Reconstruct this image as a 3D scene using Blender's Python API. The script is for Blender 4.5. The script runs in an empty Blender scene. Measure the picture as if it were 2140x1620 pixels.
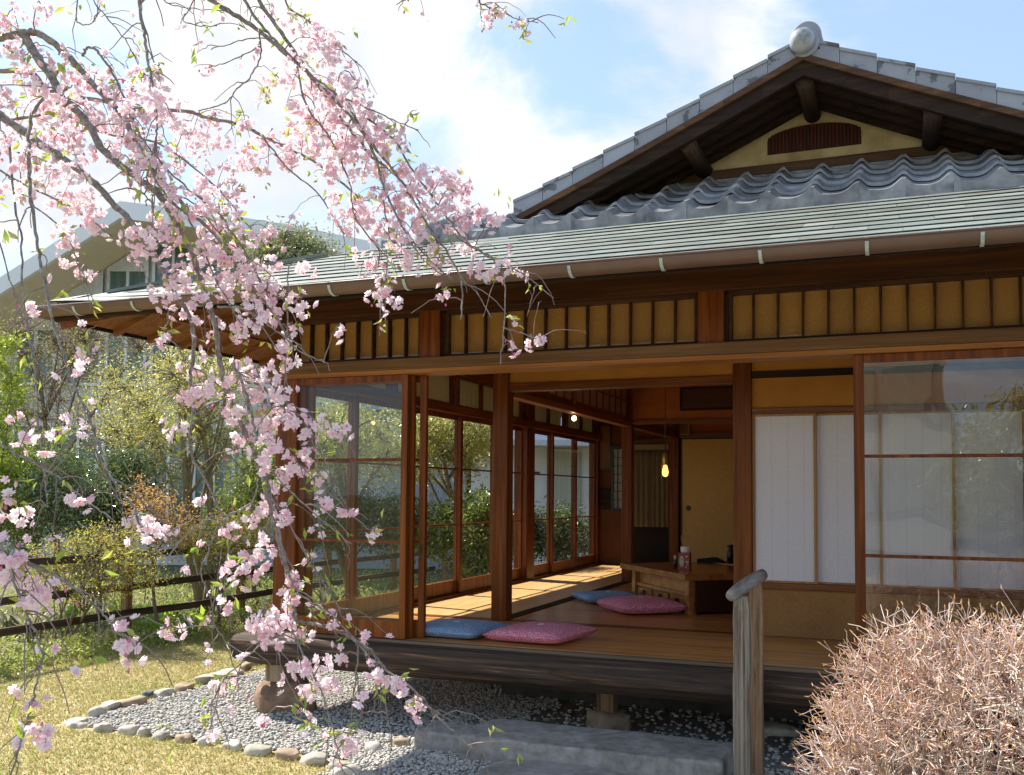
import bpy, math, random
import numpy as np
from mathutils import Vector, Matrix

random.seed(7); rng = np.random.default_rng(7)
S = bpy.context.scene
COL = S.collection

# ------------------------------------------------------------------ camera
CAM_F, CAM_CY = 2035.5, 934.1
CAM_C = np.array([0.0, -5.96, 1.527])
CF = np.array([-0.37448178, 0.92596133, 0.04856960])
CR = np.array([0.92716833, 0.37456579, 0.00770458])
CU = np.array([0.01105837, -0.04791742, 0.99879009])
cam = bpy.data.objects.new("camera", bpy.data.cameras.new("camera"))
COL.objects.link(cam)
cam.data.sensor_width = 36.0
cam.data.lens = CAM_F / 2140 * 36.0
cam.data.shift_y = (CAM_CY - 810) / 2140
cam.data.clip_end = 3000
cam.data.clip_start = 0.05
cam.matrix_world = Matrix(((CR[0], CU[0], -CF[0], CAM_C[0]), (CR[1], CU[1], -CF[1], CAM_C[1]),
                           (CR[2], CU[2], -CF[2], CAM_C[2]), (0, 0, 0, 1)))
S.camera = cam

# ------------------------------------------------------------------ light
SUN_EL, SUN_TR = math.radians(46.0), math.radians(-12)
travel = Vector((math.cos(SUN_EL) * math.cos(SUN_TR), math.cos(SUN_EL) * math.sin(SUN_TR), -math.sin(SUN_EL)))
sun = bpy.data.objects.new("sun", bpy.data.lights.new("sun", 'SUN'))
COL.objects.link(sun)
sun.data.energy = 4.6
sun.data.angle = math.radians(0.53)
sun.data.color = (1.0, 0.93, 0.82)
sun.rotation_euler = travel.to_track_quat('-Z', 'Y').to_euler()
sun.location = (-20, 5, 25)
S.view_settings.view_transform = 'Standard'
S.view_settings.look = 'None'
S.view_settings.exposure = 1.20
S.view_settings.gamma = 1.0
S.cycles.transparent_max_bounces = 32
S.cycles.max_bounces = 14
S.cycles.diffuse_bounces = 10
S.cycles.use_denoising = True
S.cycles.sample_clamp_indirect = 6.0

W = bpy.data.worlds.new("World"); S.world = W; W.use_nodes = True
nt = W.node_tree; N = nt.nodes; L = nt.links
N.clear()
wo = N.new('ShaderNodeOutputWorld'); bg = N.new('ShaderNodeBackground')
sky = N.new('ShaderNodeTexSky'); sky.sky_type = 'NISHITA'; sky.sun_disc = False
sky.sun_elevation = SUN_EL
sky.sun_rotation = math.radians(282)
sky.air_density = 1.0; sky.dust_density = 0.6; sky.ozone_density = 1.3
tc = N.new('ShaderNodeTexCoord')
mp = N.new('ShaderNodeMapping'); mp.inputs['Scale'].default_value = (1, 1, 1.5); mp.inputs['Location'].default_value = (3.13, 1.7, 0.4)
n1 = N.new('ShaderNodeTexNoise'); n1.inputs['Scale'].default_value = 3.1; n1.inputs['Detail'].default_value = 9; n1.inputs['Roughness'].default_value = 0.56
n1.inputs['Distortion'].default_value = 0.35
# broad cloud bank: strongest low in the sky and left of the gable, thinning to the right
dt = N.new('ShaderNodeVectorMath'); dt.operation = 'DOT_PRODUCT'
bank = Vector(CF + CR * (-420 / CAM_F) + CU * (560 / CAM_F)).normalized(); dt.inputs[1].default_value = bank
r2 = N.new('ShaderNodeMapRange'); r2.inputs[1].default_value = 0.80; r2.inputs[2].default_value = 0.995
r2.inputs[3].default_value = -0.13; r2.inputs[4].default_value = 0.10
ad = N.new('ShaderNodeMath'); ad.operation = 'ADD'
rp = N.new('ShaderNodeValToRGB'); rp.color_ramp.elements[0].position = 0.45; rp.color_ramp.elements[1].position = 0.60
rp.color_ramp.interpolation = 'EASE'
n2 = N.new('ShaderNodeTexNoise'); n2.inputs['Scale'].default_value = 5.0; n2.inputs['Detail'].default_value = 5
cr2 = N.new('ShaderNodeValToRGB')
cr2.color_ramp.elements[0].color = (3.7, 3.95, 4.35, 1); cr2.color_ramp.elements[0].position = 0.36
cr2.color_ramp.elements[1].color = (5.1, 5.0, 4.85, 1); cr2.color_ramp.elements[1].position = 0.58
sm = N.new('ShaderNodeMix'); sm.data_type = 'RGBA'
lift = N.new('ShaderNodeMix'); lift.data_type = 'RGBA'; lift.inputs[0].default_value = 0.42
lift.inputs[7].default_value = (3.0, 4.0, 5.3, 1)
L.new(tc.outputs['Generated'], mp.inputs['Vector']); L.new(mp.outputs[0], n1.inputs['Vector']); L.new(mp.outputs[0], n2.inputs['Vector'])
L.new(tc.outputs['Generated'], dt.inputs[0]); L.new(dt.outputs['Value'], r2.inputs[0])
L.new(n1.outputs['Fac'], ad.inputs[0]); L.new(r2.outputs[0], ad.inputs[1]); L.new(ad.outputs[0], rp.inputs[0])
L.new(n2.outputs['Fac'], cr2.inputs[0])
L.new(sky.outputs[0], lift.inputs[6])
L.new(rp.outputs[0], sm.inputs[0]); L.new(lift.outputs[2], sm.inputs[6]); 
# out-of-view clouds behind the camera brightened, as if front-lit, for fill on the facade
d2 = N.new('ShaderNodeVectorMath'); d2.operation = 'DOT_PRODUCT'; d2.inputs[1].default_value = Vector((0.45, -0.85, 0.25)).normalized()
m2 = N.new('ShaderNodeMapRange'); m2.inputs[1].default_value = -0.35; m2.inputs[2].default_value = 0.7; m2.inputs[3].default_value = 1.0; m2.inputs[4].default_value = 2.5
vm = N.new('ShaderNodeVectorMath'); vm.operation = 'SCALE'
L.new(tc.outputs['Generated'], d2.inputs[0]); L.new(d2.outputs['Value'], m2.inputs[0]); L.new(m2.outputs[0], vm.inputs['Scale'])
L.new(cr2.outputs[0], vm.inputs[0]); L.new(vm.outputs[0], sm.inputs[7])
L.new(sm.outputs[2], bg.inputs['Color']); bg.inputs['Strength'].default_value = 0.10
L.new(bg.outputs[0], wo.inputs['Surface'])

# ------------------------------------------------------------------ measuring helpers (photo pixel -> place in the world)
def ray(u, v): return CF + CR * (u - 1070) / CAM_F - CU * (v - CAM_CY) / CAM_F
def at(u, v, d): return CAM_C + ray(u, v) * d
def onz(u, v, z): r = ray(u, v); return CAM_C + r * ((z - CAM_C[2]) / r[2])
def ony(u, v, y): r = ray(u, v); return CAM_C + r * ((y - CAM_C[1]) / r[1])
FH = np.array([-0.3749, 0.9271, 0.0]); RH = np.array([0.9271, 0.3749, 0.0])
def view(u, depth, z=0.0):
    p = CAM_C + FH * depth + RH * ((u - 1070) / CAM_F * depth); return np.array([p[0], p[1], z])

# ------------------------------------------------------------------ mesh builder
class MB:
    def __init__(s): s.v = []; s.f = []; s.n = 0; s.m = []; s.cur = 0
    def add(s, V, Fs):
        V = np.asarray(V, float).reshape(-1, 3)
        b = s.n; s.v.append(V); s.n += len(V)
        for f in Fs: s.f.append([b + i for i in f]); s.m.append(s.cur)
        return b
    def box(s, x0, x1, y0, y1, z0, z1):
        s.hexa([(x0, y0, z0), (x1, y0, z0), (x1, y1, z0), (x0, y1, z0), (x0, y0, z1), (x1, y0, z1), (x1, y1, z1), (x0, y1, z1)])
    def hexa(s, p):
        s.add(p, [(3, 2, 1, 0), (4, 5, 6, 7), (0, 1, 5, 4), (1, 2, 6, 5), (2, 3, 7, 6), (3, 0, 4, 7)])
    def bar(s, a, b, w, h, up=(0, 0, 1)):
        a = np.array(a, float); b = np.array(b, float); d = b - a; d /= np.linalg.norm(d)
        u = np.array(up, float); r = np.cross(d, u); r /= np.linalg.norm(r); u = np.cross(r, d)
        P = []
        for c in (a, b):
            P += [c - r * w / 2 - u * h / 2, c + r * w / 2 - u * h / 2, c + r * w / 2 + u * h / 2, c - r * w / 2 + u * h / 2]
        s.add(P, [(3, 2, 1, 0), (4, 5, 6, 7), (0, 1, 5, 4), (1, 2, 6, 5), (2, 3, 7, 6), (3, 0, 4, 7)])
    def tube(s, pts, rad, n=7, cap=True, jit=0.0):
        pts = np.asarray(pts, float); k = len(pts)
        rad = np.broadcast_to(np.asarray(rad, float), (k,))
        T = np.gradient(pts, axis=0); T /= np.linalg.norm(T, axis=1)[:, None] + 1e-12
        ref = np.array([0.3, 0.2, 0.93]) if abs(T[0] @ np.array([0, 0, 1])) < .9 else np.array([1, 0.1, 0])
        u = ref - T[0] * (ref @ T[0]); u /= np.linalg.norm(u)
        V = []; an = np.arange(n) * 2 * math.pi / n
        for i in range(k):
            u = u - T[i] * (u @ T[i]); u /= np.linalg.norm(u) + 1e-12; w = np.cross(T[i], u)
            rr = rad[i] * (1 + (rng.uniform(-jit, jit, n) if jit else 0))
            V.append(pts[i] + (np.cos(an) * rr)[:, None] * u + (np.sin(an) * rr)[:, None] * w)
        Fs = [(i * n + j, i * n + (j + 1) % n, (i + 1) * n + (j + 1) % n, (i + 1) * n + j) for i in range(k - 1) for j in range(n)]
        if cap: Fs += [tuple(range(n - 1, -1, -1)), tuple((k - 1) * n + j for j in range(n))]
        s.add(np.concatenate(V), Fs)
    def prism(s, poly, axis, a, b):
        """extrude a 2-D outline along axis from a to b"""
        def P(q, t):
            return {'x': (t, q[0], q[1]), 'y': (q[0], t, q[1]), 'z': (q[0], q[1], t)}[axis]
        n = len(poly)
        s.add([P(q, a) for q in poly] + [P(q, b) for q in poly],
              [tuple(range(n - 1, -1, -1)), tuple(range(n, 2 * n))] + [(i, (i + 1) % n, n + (i + 1) % n, n + i) for i in range(n)])
    def lathe(s, prof, c, n=20):
        c = np.array(c, float); V = []; k = len(prof)
        for r, z in prof:
            for j in range(n):
                a = 2 * math.pi * j / n; V.append(c + (r * math.cos(a), r * math.sin(a), z))
        s.add(V, [(i * n + j, i * n + (j + 1) % n, (i + 1) * n + (j + 1) % n, (i + 1) * n + j) for i in range(k - 1) for j in range(n)]
              + [tuple(range(n - 1, -1, -1)), tuple((k - 1) * n + j for j in range(n))])
    def build(s, name, mats, parent=None, smooth=False, bevel=0.0):
        me = bpy.data.meshes.new(name)
        V = np.concatenate(s.v)
        fill_mesh(me, V, s.f)
        mats = mats if isinstance(mats, (list, tuple)) else [mats]
        for m in mats: me.materials.append(m)
        if len(mats) > 1: me.polygons.foreach_set('material_index', np.array(s.m, dtype=np.int32))
        me.polygons.foreach_set('use_smooth', np.full(len(s.f), bool(smooth)))
        o = bpy.data.objects.new(name, me); COL.objects.link(o)
        if parent is not None: child(o, parent)
        if bevel:
            b = o.modifiers.new('bevel', 'BEVEL'); b.width = bevel; b.segments = 2; b.limit_method = 'ANGLE'
        return o

def fill_mesh(me, V, faces):
    ln = np.fromiter((len(f) for f in faces), dtype=np.int32, count=len(faces))
    lv = np.fromiter((i for f in faces for i in f), dtype=np.int32, count=int(ln.sum()))
    raw_mesh(me, V, ln, lv)
def raw_mesh(me, V, ln, lv):
    me.vertices.add(len(V)); me.vertices.foreach_set('co', np.ascontiguousarray(V, dtype=np.float32).ravel())
    me.loops.add(len(lv)); me.loops.foreach_set('vertex_index', lv)
    me.polygons.add(len(ln)); st = np.zeros(len(ln), dtype=np.int32); st[1:] = np.cumsum(ln)[:-1]
    me.polygons.foreach_set('loop_start', st); me.polygons.foreach_set('loop_total', ln)
    me.update(calc_edges=True); me.validate()
def array_obj(name, V, F, mat, parent=None, smooth=False, mi=None):
    """V: Nx3, F: Mxk equal-size faces"""
    me = bpy.data.meshes.new(name); F = np.asarray(F, dtype=np.int32)
    raw_mesh(me, V, np.full(len(F), F.shape[1], dtype=np.int32), F.ravel())
    for m in (mat if isinstance(mat, (list, tuple)) else [mat]): me.materials.append(m)
    if mi is not None: me.polygons.foreach_set('material_index', np.asarray(mi, dtype=np.int32))
    me.polygons.foreach_set('use_smooth', np.full(len(F), bool(smooth)))
    o = bpy.data.objects.new(name, me); COL.objects.link(o)
    if parent is not None: child(o, parent)
    return o
def child(o, parent):
    o.parent = parent; o.matrix_parent_inverse = root_matrix(parent).inverted()
def root_matrix(o):
    m = o.matrix_basis.copy()
    if o.parent: m = root_matrix(o.parent) @ o.matrix_parent_inverse @ m
    return m
def tag(o, label=None, cat=None, group=None, kind=None):
    if label: o['label'] = label
    if cat: o['category'] = cat
    if group: o['group'] = group
    if kind: o['kind'] = kind
    return o
def thing(name, loc, label, cat, group=None):
    o = bpy.data.objects.new(name, None); COL.objects.link(o); o.location = loc; o.empty_display_size = .1
    return tag(o, label, cat, group)

# ------------------------------------------------------------------ materials
def new_mat(name):
    m = bpy.data.materials.new(name); m.use_nodes = True; t = m.node_tree
    return m, t, t.nodes['Principled BSDF'], t.nodes['Material Output']
def nd(t, kind, **kw):
    n = t.nodes.new(kind)
    for k, v in kw.items():
        if k in n.inputs: n.inputs[k].default_value = v
        else: setattr(n, k, v)
    return n
def ramp(t, fac, stops):
    r = nd(t, 'ShaderNodeValToRGB'); e = r.color_ramp.elements
    while len(e) < len(stops): e.new(0.5)
    for el, (p, c) in zip(e, stops): el.position = p; el.color = (*c, 1) if len(c) == 3 else c
    t.links.new(fac, r.inputs[0]); return r
def coords(t, scale, rnd=True):
    c = nd(t, 'ShaderNodeTexCoord'); m = nd(t, 'ShaderNodeMapping'); m.inputs['Scale'].default_value = scale
    if rnd:
        g = nd(t, 'ShaderNodeNewGeometry'); k = nd(t, 'ShaderNodeMath', operation='MULTIPLY'); k.inputs[1].default_value = 37.0
        t.links.new(g.outputs['Random Per Island'], k.inputs[0])
        a = nd(t, 'ShaderNodeVectorMath', operation='ADD'); cb = nd(t, 'ShaderNodeCombineXYZ')
        for i in range(3): t.links.new(k.outputs[0], cb.inputs[i])
        t.links.new(c.outputs['Object'], m.inputs[0]); t.links.new(m.outputs[0], a.inputs[0]); t.links.new(cb.outputs[0], a.inputs[1])
        return a.outputs[0], g.outputs['Random Per Island']
    t.links.new(c.outputs['Object'], m.inputs[0]); return m.outputs[0], None
def mul_random(t, col, rnd, amt):
    """vary a colour's value per separate piece"""
    mr = nd(t, 'ShaderNodeMapRange'); mr.inputs[3].default_value = 1 - amt; mr.inputs[4].default_value = 1 + amt
    t.links.new(rnd, mr.inputs[0]); h = nd(t, 'ShaderNodeHueSaturation'); t.links.new(mr.outputs[0], h.inputs['Value'])
    t.links.new(col, h.inputs['Color']); return h.outputs[0]
def bump(t, b, h, strength, dist=0.01):
    n = nd(t, 'ShaderNodeBump'); n.inputs['Strength'].default_value = strength; n.inputs['Distance'].default_value = dist
    t.links.new(h, n.inputs['Height']); t.links.new(n.outputs[0], b.inputs['Normal'])

def wood(name, dark, mid, light, axis='z', rough=0.45, fine=26, vary=0.12, bmp=0.25, pos=(0.3, 0.52, 0.72)):
    m, t, b, o = new_mat(name)
    sc = {'x': (1.1, fine, fine), 'y': (fine, 1.1, fine), 'z': (fine, fine, 1.1)}[axis]
    v, rnd = coords(t, sc)
    n = nd(t, 'ShaderNodeTexNoise', Scale=1.0, Detail=7.0, Roughness=0.62, Distortion=0.5); t.links.new(v, n.inputs['Vector'])
    r = ramp(t, n.outputs['Fac'], [(pos[0], dark), (pos[1], mid), (pos[2], light)])
    c = mul_random(t, r.outputs[0], rnd, vary)
    t.links.new(c, b.inputs['Base Color']); b.inputs['Roughness'].default_value = rough; b.inputs['Specular IOR Level'].default_value = .22 if axis == 'z' or rough > .4 else .42
    bump(t, b, n.outputs['Fac'], bmp, 0.004); return m
def noisy(name, cols, scale=8.0, rough=0.8, detail=6, bmp=0.2, dist=0.01, vary=0.0, stretch=(1, 1, 1), metallic=0.0, pos=None, blotch=0.0):
    m, t, b, o = new_mat(name)
    v, rnd = coords(t, tuple(scale * s for s in stretch), rnd=vary > 0)
    n = nd(t, 'ShaderNodeTexNoise', Scale=1.0, Detail=float(detail), Roughness=0.6); t.links.new(v, n.inputs['Vector'])
    ps = pos or list(np.linspace(0.32, 0.68, len(cols)))
    r = ramp(t, n.outputs['Fac'], list(zip(ps, cols)))
    c = r.outputs[0]
    if vary: c = mul_random(t, c, rnd, vary)
    if blotch:
        n9 = nd(t, 'ShaderNodeTexNoise', Scale=2.3, Detail=7.0, Roughness=0.65, Distortion=0.8); c9 = nd(t, 'ShaderNodeTexCoord'); t.links.new(c9.outputs['Object'], n9.inputs['Vector'])
        r9 = ramp(t, n9.outputs['Fac'], [(.34, (1 - blotch, 1 - blotch * 1.05, 1 - blotch * 1.15)), (.58, (1, 1, 1))]); x9 = nd(t, 'ShaderNodeMix', data_type='RGBA', blend_type='MULTIPLY'); x9.inputs[0].default_value = 1
        t.links.new(c, x9.inputs[6]); t.links.new(r9.outputs[0], x9.inputs[7]); c = x9.outputs[2]
    t.links.new(c, b.inputs['Base Color']); b.inputs['Roughness'].default_value = rough; b.inputs['Metallic'].default_value = metallic
    if bmp: bump(t, b, n.outputs['Fac'], bmp, dist)
    return m
def leafy(name, cols, trans=0.45, rough=0.45, gloss=0.06):
    m, t, b, o = new_mat(name); t.nodes.remove(b)
    g = nd(t, 'ShaderNodeNewGeometry')
    r = ramp(t, g.outputs['Random Per Island'], list(zip(np.linspace(0, 1, len(cols)), cols)))
    d = nd(t, 'ShaderNodeBsdfDiffuse'); tr = nd(t, 'ShaderNodeBsdfTranslucent'); gl = nd(t, 'ShaderNodeBsdfGlossy', Roughness=rough)
    mx = nd(t, 'ShaderNodeMixShader'); mx.inputs[0].default_value = trans
    m2 = nd(t, 'ShaderNodeMixShader'); m2.inputs[0].default_value = gloss
    for q in (d, tr): t.links.new(r.outputs[0], q.inputs['Color'])
    t.links.new(d.outputs[0], mx.inputs[1]); t.links.new(tr.outputs[0], mx.inputs[2])
    t.links.new(mx.outputs[0], m2.inputs[1]); t.links.new(gl.outputs[0], m2.inputs[2]); t.links.new(m2.outputs[0], o.inputs['Surface'])
    return m
def glass(name, wave=0.02, ior=1.5, tint=(0.975, 0.985, 0.975), scale=2.5):
    m, t, b, o = new_mat(name); t.nodes.remove(b)
    f = nd(t, 'ShaderNodeFresnel'); gg = nd(t, 'ShaderNodeNewGeometry'); mr = nd(t, 'ShaderNodeMapRange'); mr.inputs[3].default_value = ior; mr.inputs[4].default_value = 1 / ior
    t.links.new(gg.outputs['Backfacing'], mr.inputs[0]); t.links.new(mr.outputs[0], f.inputs['IOR'])  # same strength from either face
    tr = nd(t, 'ShaderNodeBsdfTransparent', Color=(*tint, 1)); gl = nd(t, 'ShaderNodeBsdfGlossy', Roughness=0.0)
    mx = nd(t, 'ShaderNodeMixShader'); c = nd(t, 'ShaderNodeTexCoord'); n = nd(t, 'ShaderNodeTexNoise', Scale=scale, Detail=1.0)
    bp = nd(t, 'ShaderNodeBump'); bp.inputs['Strength'].default_value = wave; bp.inputs['Distance'].default_value = 0.1
    t.links.new(c.outputs['Object'], n.inputs['Vector']); t.links.new(n.outputs['Fac'], bp.inputs['Height']); t.links.new(bp.outputs[0], gl.inputs['Normal'])
    t.links.new(f.outputs[0], mx.inputs[0]); t.links.new(tr.outputs[0], mx.inputs[1]); t.links.new(gl.outputs[0], mx.inputs[2])
    t.links.new(mx.outputs[0], o.inputs['Surface']); return m
def emit(name, col, s):
    m, t, b, o = new_mat(name); b.inputs['Base Color'].default_value = (*col, 1)
    b.inputs['Emission Color'].default_value = (*col, 1); b.inputs['Emission Strength'].default_value = s; return m
def plain(name, col, rough=0.5, metallic=0.0):
    return noisy(name, [tuple(c * .88 for c in col), tuple(min(1, c * 1.1) for c in col)], 14, rough, 4, 0.05, 0.003, metallic=metallic)

D_, M_, G_ = (0.075, 0.016, 0.0025), (0.175, 0.045, 0.006), (0.29, 0.088, 0.014)
WX = wood('wood_x', D_, M_, G_, 'x', rough=0.36); WY = wood('wood_y', D_, M_, G_, 'y', rough=0.36); WZ = wood('wood_z', D_, M_, G_, 'z', rough=0.36)
BEAM = wood('weathered_beam', (0.10, 0.050, 0.020), (0.175, 0.090, 0.038), (0.25, 0.135, 0.060), 'x', rough=0.7, fine=34)
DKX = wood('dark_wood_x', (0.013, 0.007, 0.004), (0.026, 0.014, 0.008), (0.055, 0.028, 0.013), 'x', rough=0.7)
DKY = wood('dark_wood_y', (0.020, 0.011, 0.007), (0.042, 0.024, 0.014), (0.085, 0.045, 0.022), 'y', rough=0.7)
SOF = wood('eave_wood', (0.13, 0.05, 0.02), (0.22, 0.09, 0.035), (0.30, 0.13, 0.05), 'x', rough=0.6)
LOG = wood('weathered_log', (0.040, 0.028, 0.022), (0.085, 0.056, 0.040), (0.26, 0.145, 0.075), 'x', rough=0.75, fine=46, bmp=0.8, pos=(0.40, 0.58, 0.70))
LOGE = noisy('log_end', [(0.05, 0.05, 0.052), (0.12, 0.12, 0.125)], 20, 0.9)
FLX = wood('floor_x', (0.30, 0.115, 0.030), (0.58, 0.275, 0.085), (0.70, 0.38, 0.14), 'x', rough=0.34, fine=30, vary=0.16, bmp=0.08)
FLY = wood('floor_y', (0.50, 0.28, 0.105), (0.64, 0.39, 0.17), (0.72, 0.47, 0.22), 'y', rough=0.36, fine=30, vary=0.12, bmp=0.08)
FLR = wood('floor_room', (0.38, 0.145, 0.040), (0.54, 0.235, 0.072), (0.62, 0.31, 0.10), 'x', rough=0.26, fine=26, vary=0.10, bmp=0.06)
EDGE = wood('deck_edge', (0.10, 0.075, 0.050), (0.17, 0.125, 0.085), (0.25, 0.19, 0.13), 'x', rough=0.75)
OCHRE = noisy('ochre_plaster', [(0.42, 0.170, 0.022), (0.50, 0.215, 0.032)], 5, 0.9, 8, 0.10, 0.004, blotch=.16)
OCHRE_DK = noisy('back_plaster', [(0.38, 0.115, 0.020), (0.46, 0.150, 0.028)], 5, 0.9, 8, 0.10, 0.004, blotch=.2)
SAND = noisy('sand_wall', [(0.30, 0.140, 0.045), (0.37, 0.185, 0.062)], 60, 0.95, 6, 0.25, 0.002, blotch=.2)
GABLE = noisy('gable_plaster', [(0.50, 0.37, 0.17), (0.66, 0.52, 0.28), (0.72, 0.58, 0.33)], 4.5, 0.9, 8, 0.15, 0.004, blotch=.25)
PAPER, t_, b_, o_ = new_mat('shoji_paper')
v_, _ = coords(t_, (90, 90, 90), False)
n_ = nd(t_, 'ShaderNodeTexNoise', Scale=1.0, Detail=5.0); t_.links.new(v_, n_.inputs['Vector'])
r_ = ramp(t_, n_.outputs['Fac'], [(0.3, (0.63, 0.60, 0.63)), (0.7, (0.72, 0.69, 0.72))])
sx = nd(t_, 'ShaderNodeSeparateXYZ'); tcx = nd(t_, 'ShaderNodeTexCoord'); t_.links.new(tcx.outputs['Object'], sx.inputs[0])
md = nd(t_, 'ShaderNodeMath', operation='PINGPONG'); md.inputs[1].default_value = .0535; t_.links.new(sx.outputs['X'], md.inputs[0])
sr = ramp(t_, md.outputs[0], [(0.0, (.90, .89, .90)), (0.003, (.95, .945, .95)), (.006, (1, 1, 1))])
mm_ = nd(t_, 'ShaderNodeMix', data_type='RGBA', blend_type='MULTIPLY'); mm_.inputs[0].default_value = 1; t_.links.new(r_.outputs[0], mm_.inputs[6]); t_.links.new(sr.outputs[0], mm_.inputs[7])
t_.links.new(mm_.outputs[2], b_.inputs['Base Color']); b_.inputs['Roughness'].default_value = 0.8
TPANEL, t_, b_, o_ = new_mat('transom_panel')
v_, rn_ = coords(t_, (120, 120, 120))
n_ = nd(t_, 'ShaderNodeTexNoise', Scale=1.0, Detail=3.0); t_.links.new(v_, n_.inputs['Vector'])
r_ = ramp(t_, n_.outputs['Fac'], [(0.3, (0.38, 0.180, 0.038)), (0.7, (0.49, 0.250, 0.058))])
t_.links.new(mul_random(t_, r_.outputs[0], rn_, 0.07), b_.inputs['Base Color']); b_.inputs['Roughness'].default_value = 0.6
PLEAT = leafy('pleated_curtain', [(0.50, 0.45, 0.24), (0.58, 0.53, 0.30)], 0.22, gloss=0.0)
FUSUMA = noisy('fusuma_paper', [(0.60, 0.38, 0.13), (0.70, 0.47, 0.18)], 40, 0.9, 5, 0.03)
LINEN = noisy('linen', [(0.13, 0.095, 0.055), (0.18, 0.135, 0.080)], 60, 0.95, 4, 0.2, 0.002, stretch=(1, 1, .15))
TILE = noisy('grey_tile', [(0.13, 0.135, 0.15), (0.27, 0.275, 0.29), (0.40, 0.40, 0.405)], 9, 0.36, 8, 0.10, 0.004, vary=0.20, blotch=.3)
VERGE = noisy('verge_tile', [(0.08, 0.085, 0.095), (0.125, 0.13, 0.14), (0.27, 0.285, 0.325), (0.34, 0.355, 0.395)], 5.5, 0.45, 10, 0.05, 0.003, vary=0.13, pos=[0.30, 0.405, 0.42, 0.7])
COPPER = noisy('verdigris_copper', [(0.18, 0.165, 0.135), (0.18, 0.205, 0.18), (0.215, 0.245, 0.22), (0.25, 0.24, 0.205)], 2.4, 0.5, 8, 0.04, 0.004, vary=0.17, blotch=.2)
GUT = noisy('gutter_brown', [(0.120, 0.070, 0.046), (0.165, 0.100, 0.068)], 3, 0.42, 6, 0.03)
CLIP = noisy('gutter_clip', [(0.34, 0.44, 0.40), (0.55, 0.60, 0.56)], 60, 0.6)
ROCK = noisy('boulder', [(0.14, 0.085, 0.055), (0.26, 0.165, 0.105), (0.34, 0.24, 0.16)], 9, 0.9, 9, 0.6, 0.02)
STEP = noisy('step_concrete', [(0.22, 0.205, 0.185), (0.33, 0.31, 0.285), (0.42, 0.395, 0.36)], 16, 0.9, 12, 0.6, 0.006, blotch=.35)
EDST = noisy('edging_stone', [(0.28, 0.25, 0.20), (0.44, 0.41, 0.35), (0.58, 0.55, 0.48)], 11, 0.9, 9, 0.4, 0.012)
EDST2 = noisy('brown_stone', [(0.22, 0.15, 0.10), (0.34, 0.25, 0.17), (0.42, 0.33, 0.24)], 11, 0.9, 9, 0.4, 0.012)
EDST3 = noisy('blue_stone', [(0.08, 0.10, 0.12), (0.16, 0.19, 0.21)], 11, 0.9, 9, 0.4, 0.012)
GREYW = wood('grey_timber', (0.12, 0.088, 0.058), (0.24, 0.190, 0.138), (0.40, 0.345, 0.275), 'z', rough=0.85, fine=70, bmp=1.0, pos=(.36, .5, .66))
GREYB = wood('brown_timber', (0.15, 0.085, 0.045), (0.30, 0.18, 0.095), (0.40, 0.26, 0.15), 'z', rough=0.8, fine=46, bmp=0.7, pos=(.36, .5, .66))
GREYR = wood('rail_timber', (0.18, 0.155, 0.13), (0.30, 0.27, 0.235), (0.42, 0.385, 0.34), 'y', rough=0.85, fine=30, bmp=0.6)
GLASS = glass('old_glass', 0.014, 1.24); GLASST = glass('transom_glass', 0.03, 1.38); GLASSR = glass('wavy_glass', 0.028, 1.66, (0.90, 0.92, 0.93), 3.2)
BRONZE = plain('dark_bronze', (0.03, 0.024, 0.02), 0.4, 0.6)
BLACK = plain('black_metal', (0.016, 0.015, 0.015), 0.4)
BRASS = plain('brass', (0.55, 0.36, 0.10), 0.3, 0.8)
BULB = emit('lit_bulb', (1.0, 0.46, 0.10), 1.5)
WHITE = plain('white_paint', (0.78, 0.78, 0.76), 0.6)

# ------------------------------------------------------------------ ground
def plane_mesh(name, x0, x1, y0, y1, z, mat):
    m = MB(); m.add([(x0, y0, z), (x1, y0, z), (x1, y1, z), (x0, y1, z)], [(0, 1, 2, 3)])
    return tag(m.build(name, mat), kind='structure')
SOIL = noisy('soil', [(0.05, 0.045, 0.02), (0.10, 0.09, 0.035), (0.17, 0.14, 0.07)], 4, 0.95, 10, 0.6, 0.03)
LAWN = noisy('lawn_soil', [(0.22, 0.175, 0.075), (0.38, 0.31, 0.14), (0.46, 0.38, 0.19)], 14, 0.95, 12, 0.7, 0.02)
GRAVB = noisy('gravel_bed', [(0.14, 0.138, 0.128), (0.32, 0.31, 0.29)], 70, 0.95, 6, 0.8, 0.01)
plane_mesh('ground', -400, 400, -400, 400, -0.012, SOIL)
plane_mesh('lawn', -7.6, 6, -14, 12, -0.006, LAWN)
mbk = MB()
GX0 = -5.16
mbk.add([(GX0, -1.05, 0), (4, -1.05, 0), (4, 9, 0), (GX0, 9, 0)], [(0, 1, 2, 3)])
mbk.add([(-2.95, -6.5, 0), (4, -6.5, 0), (4, -1.05, 0), (-2.95, -1.05, 0)], [(0, 1, 2, 3)])
tag(mbk.build('gravel_bed', GRAVB), kind='structure')

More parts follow.
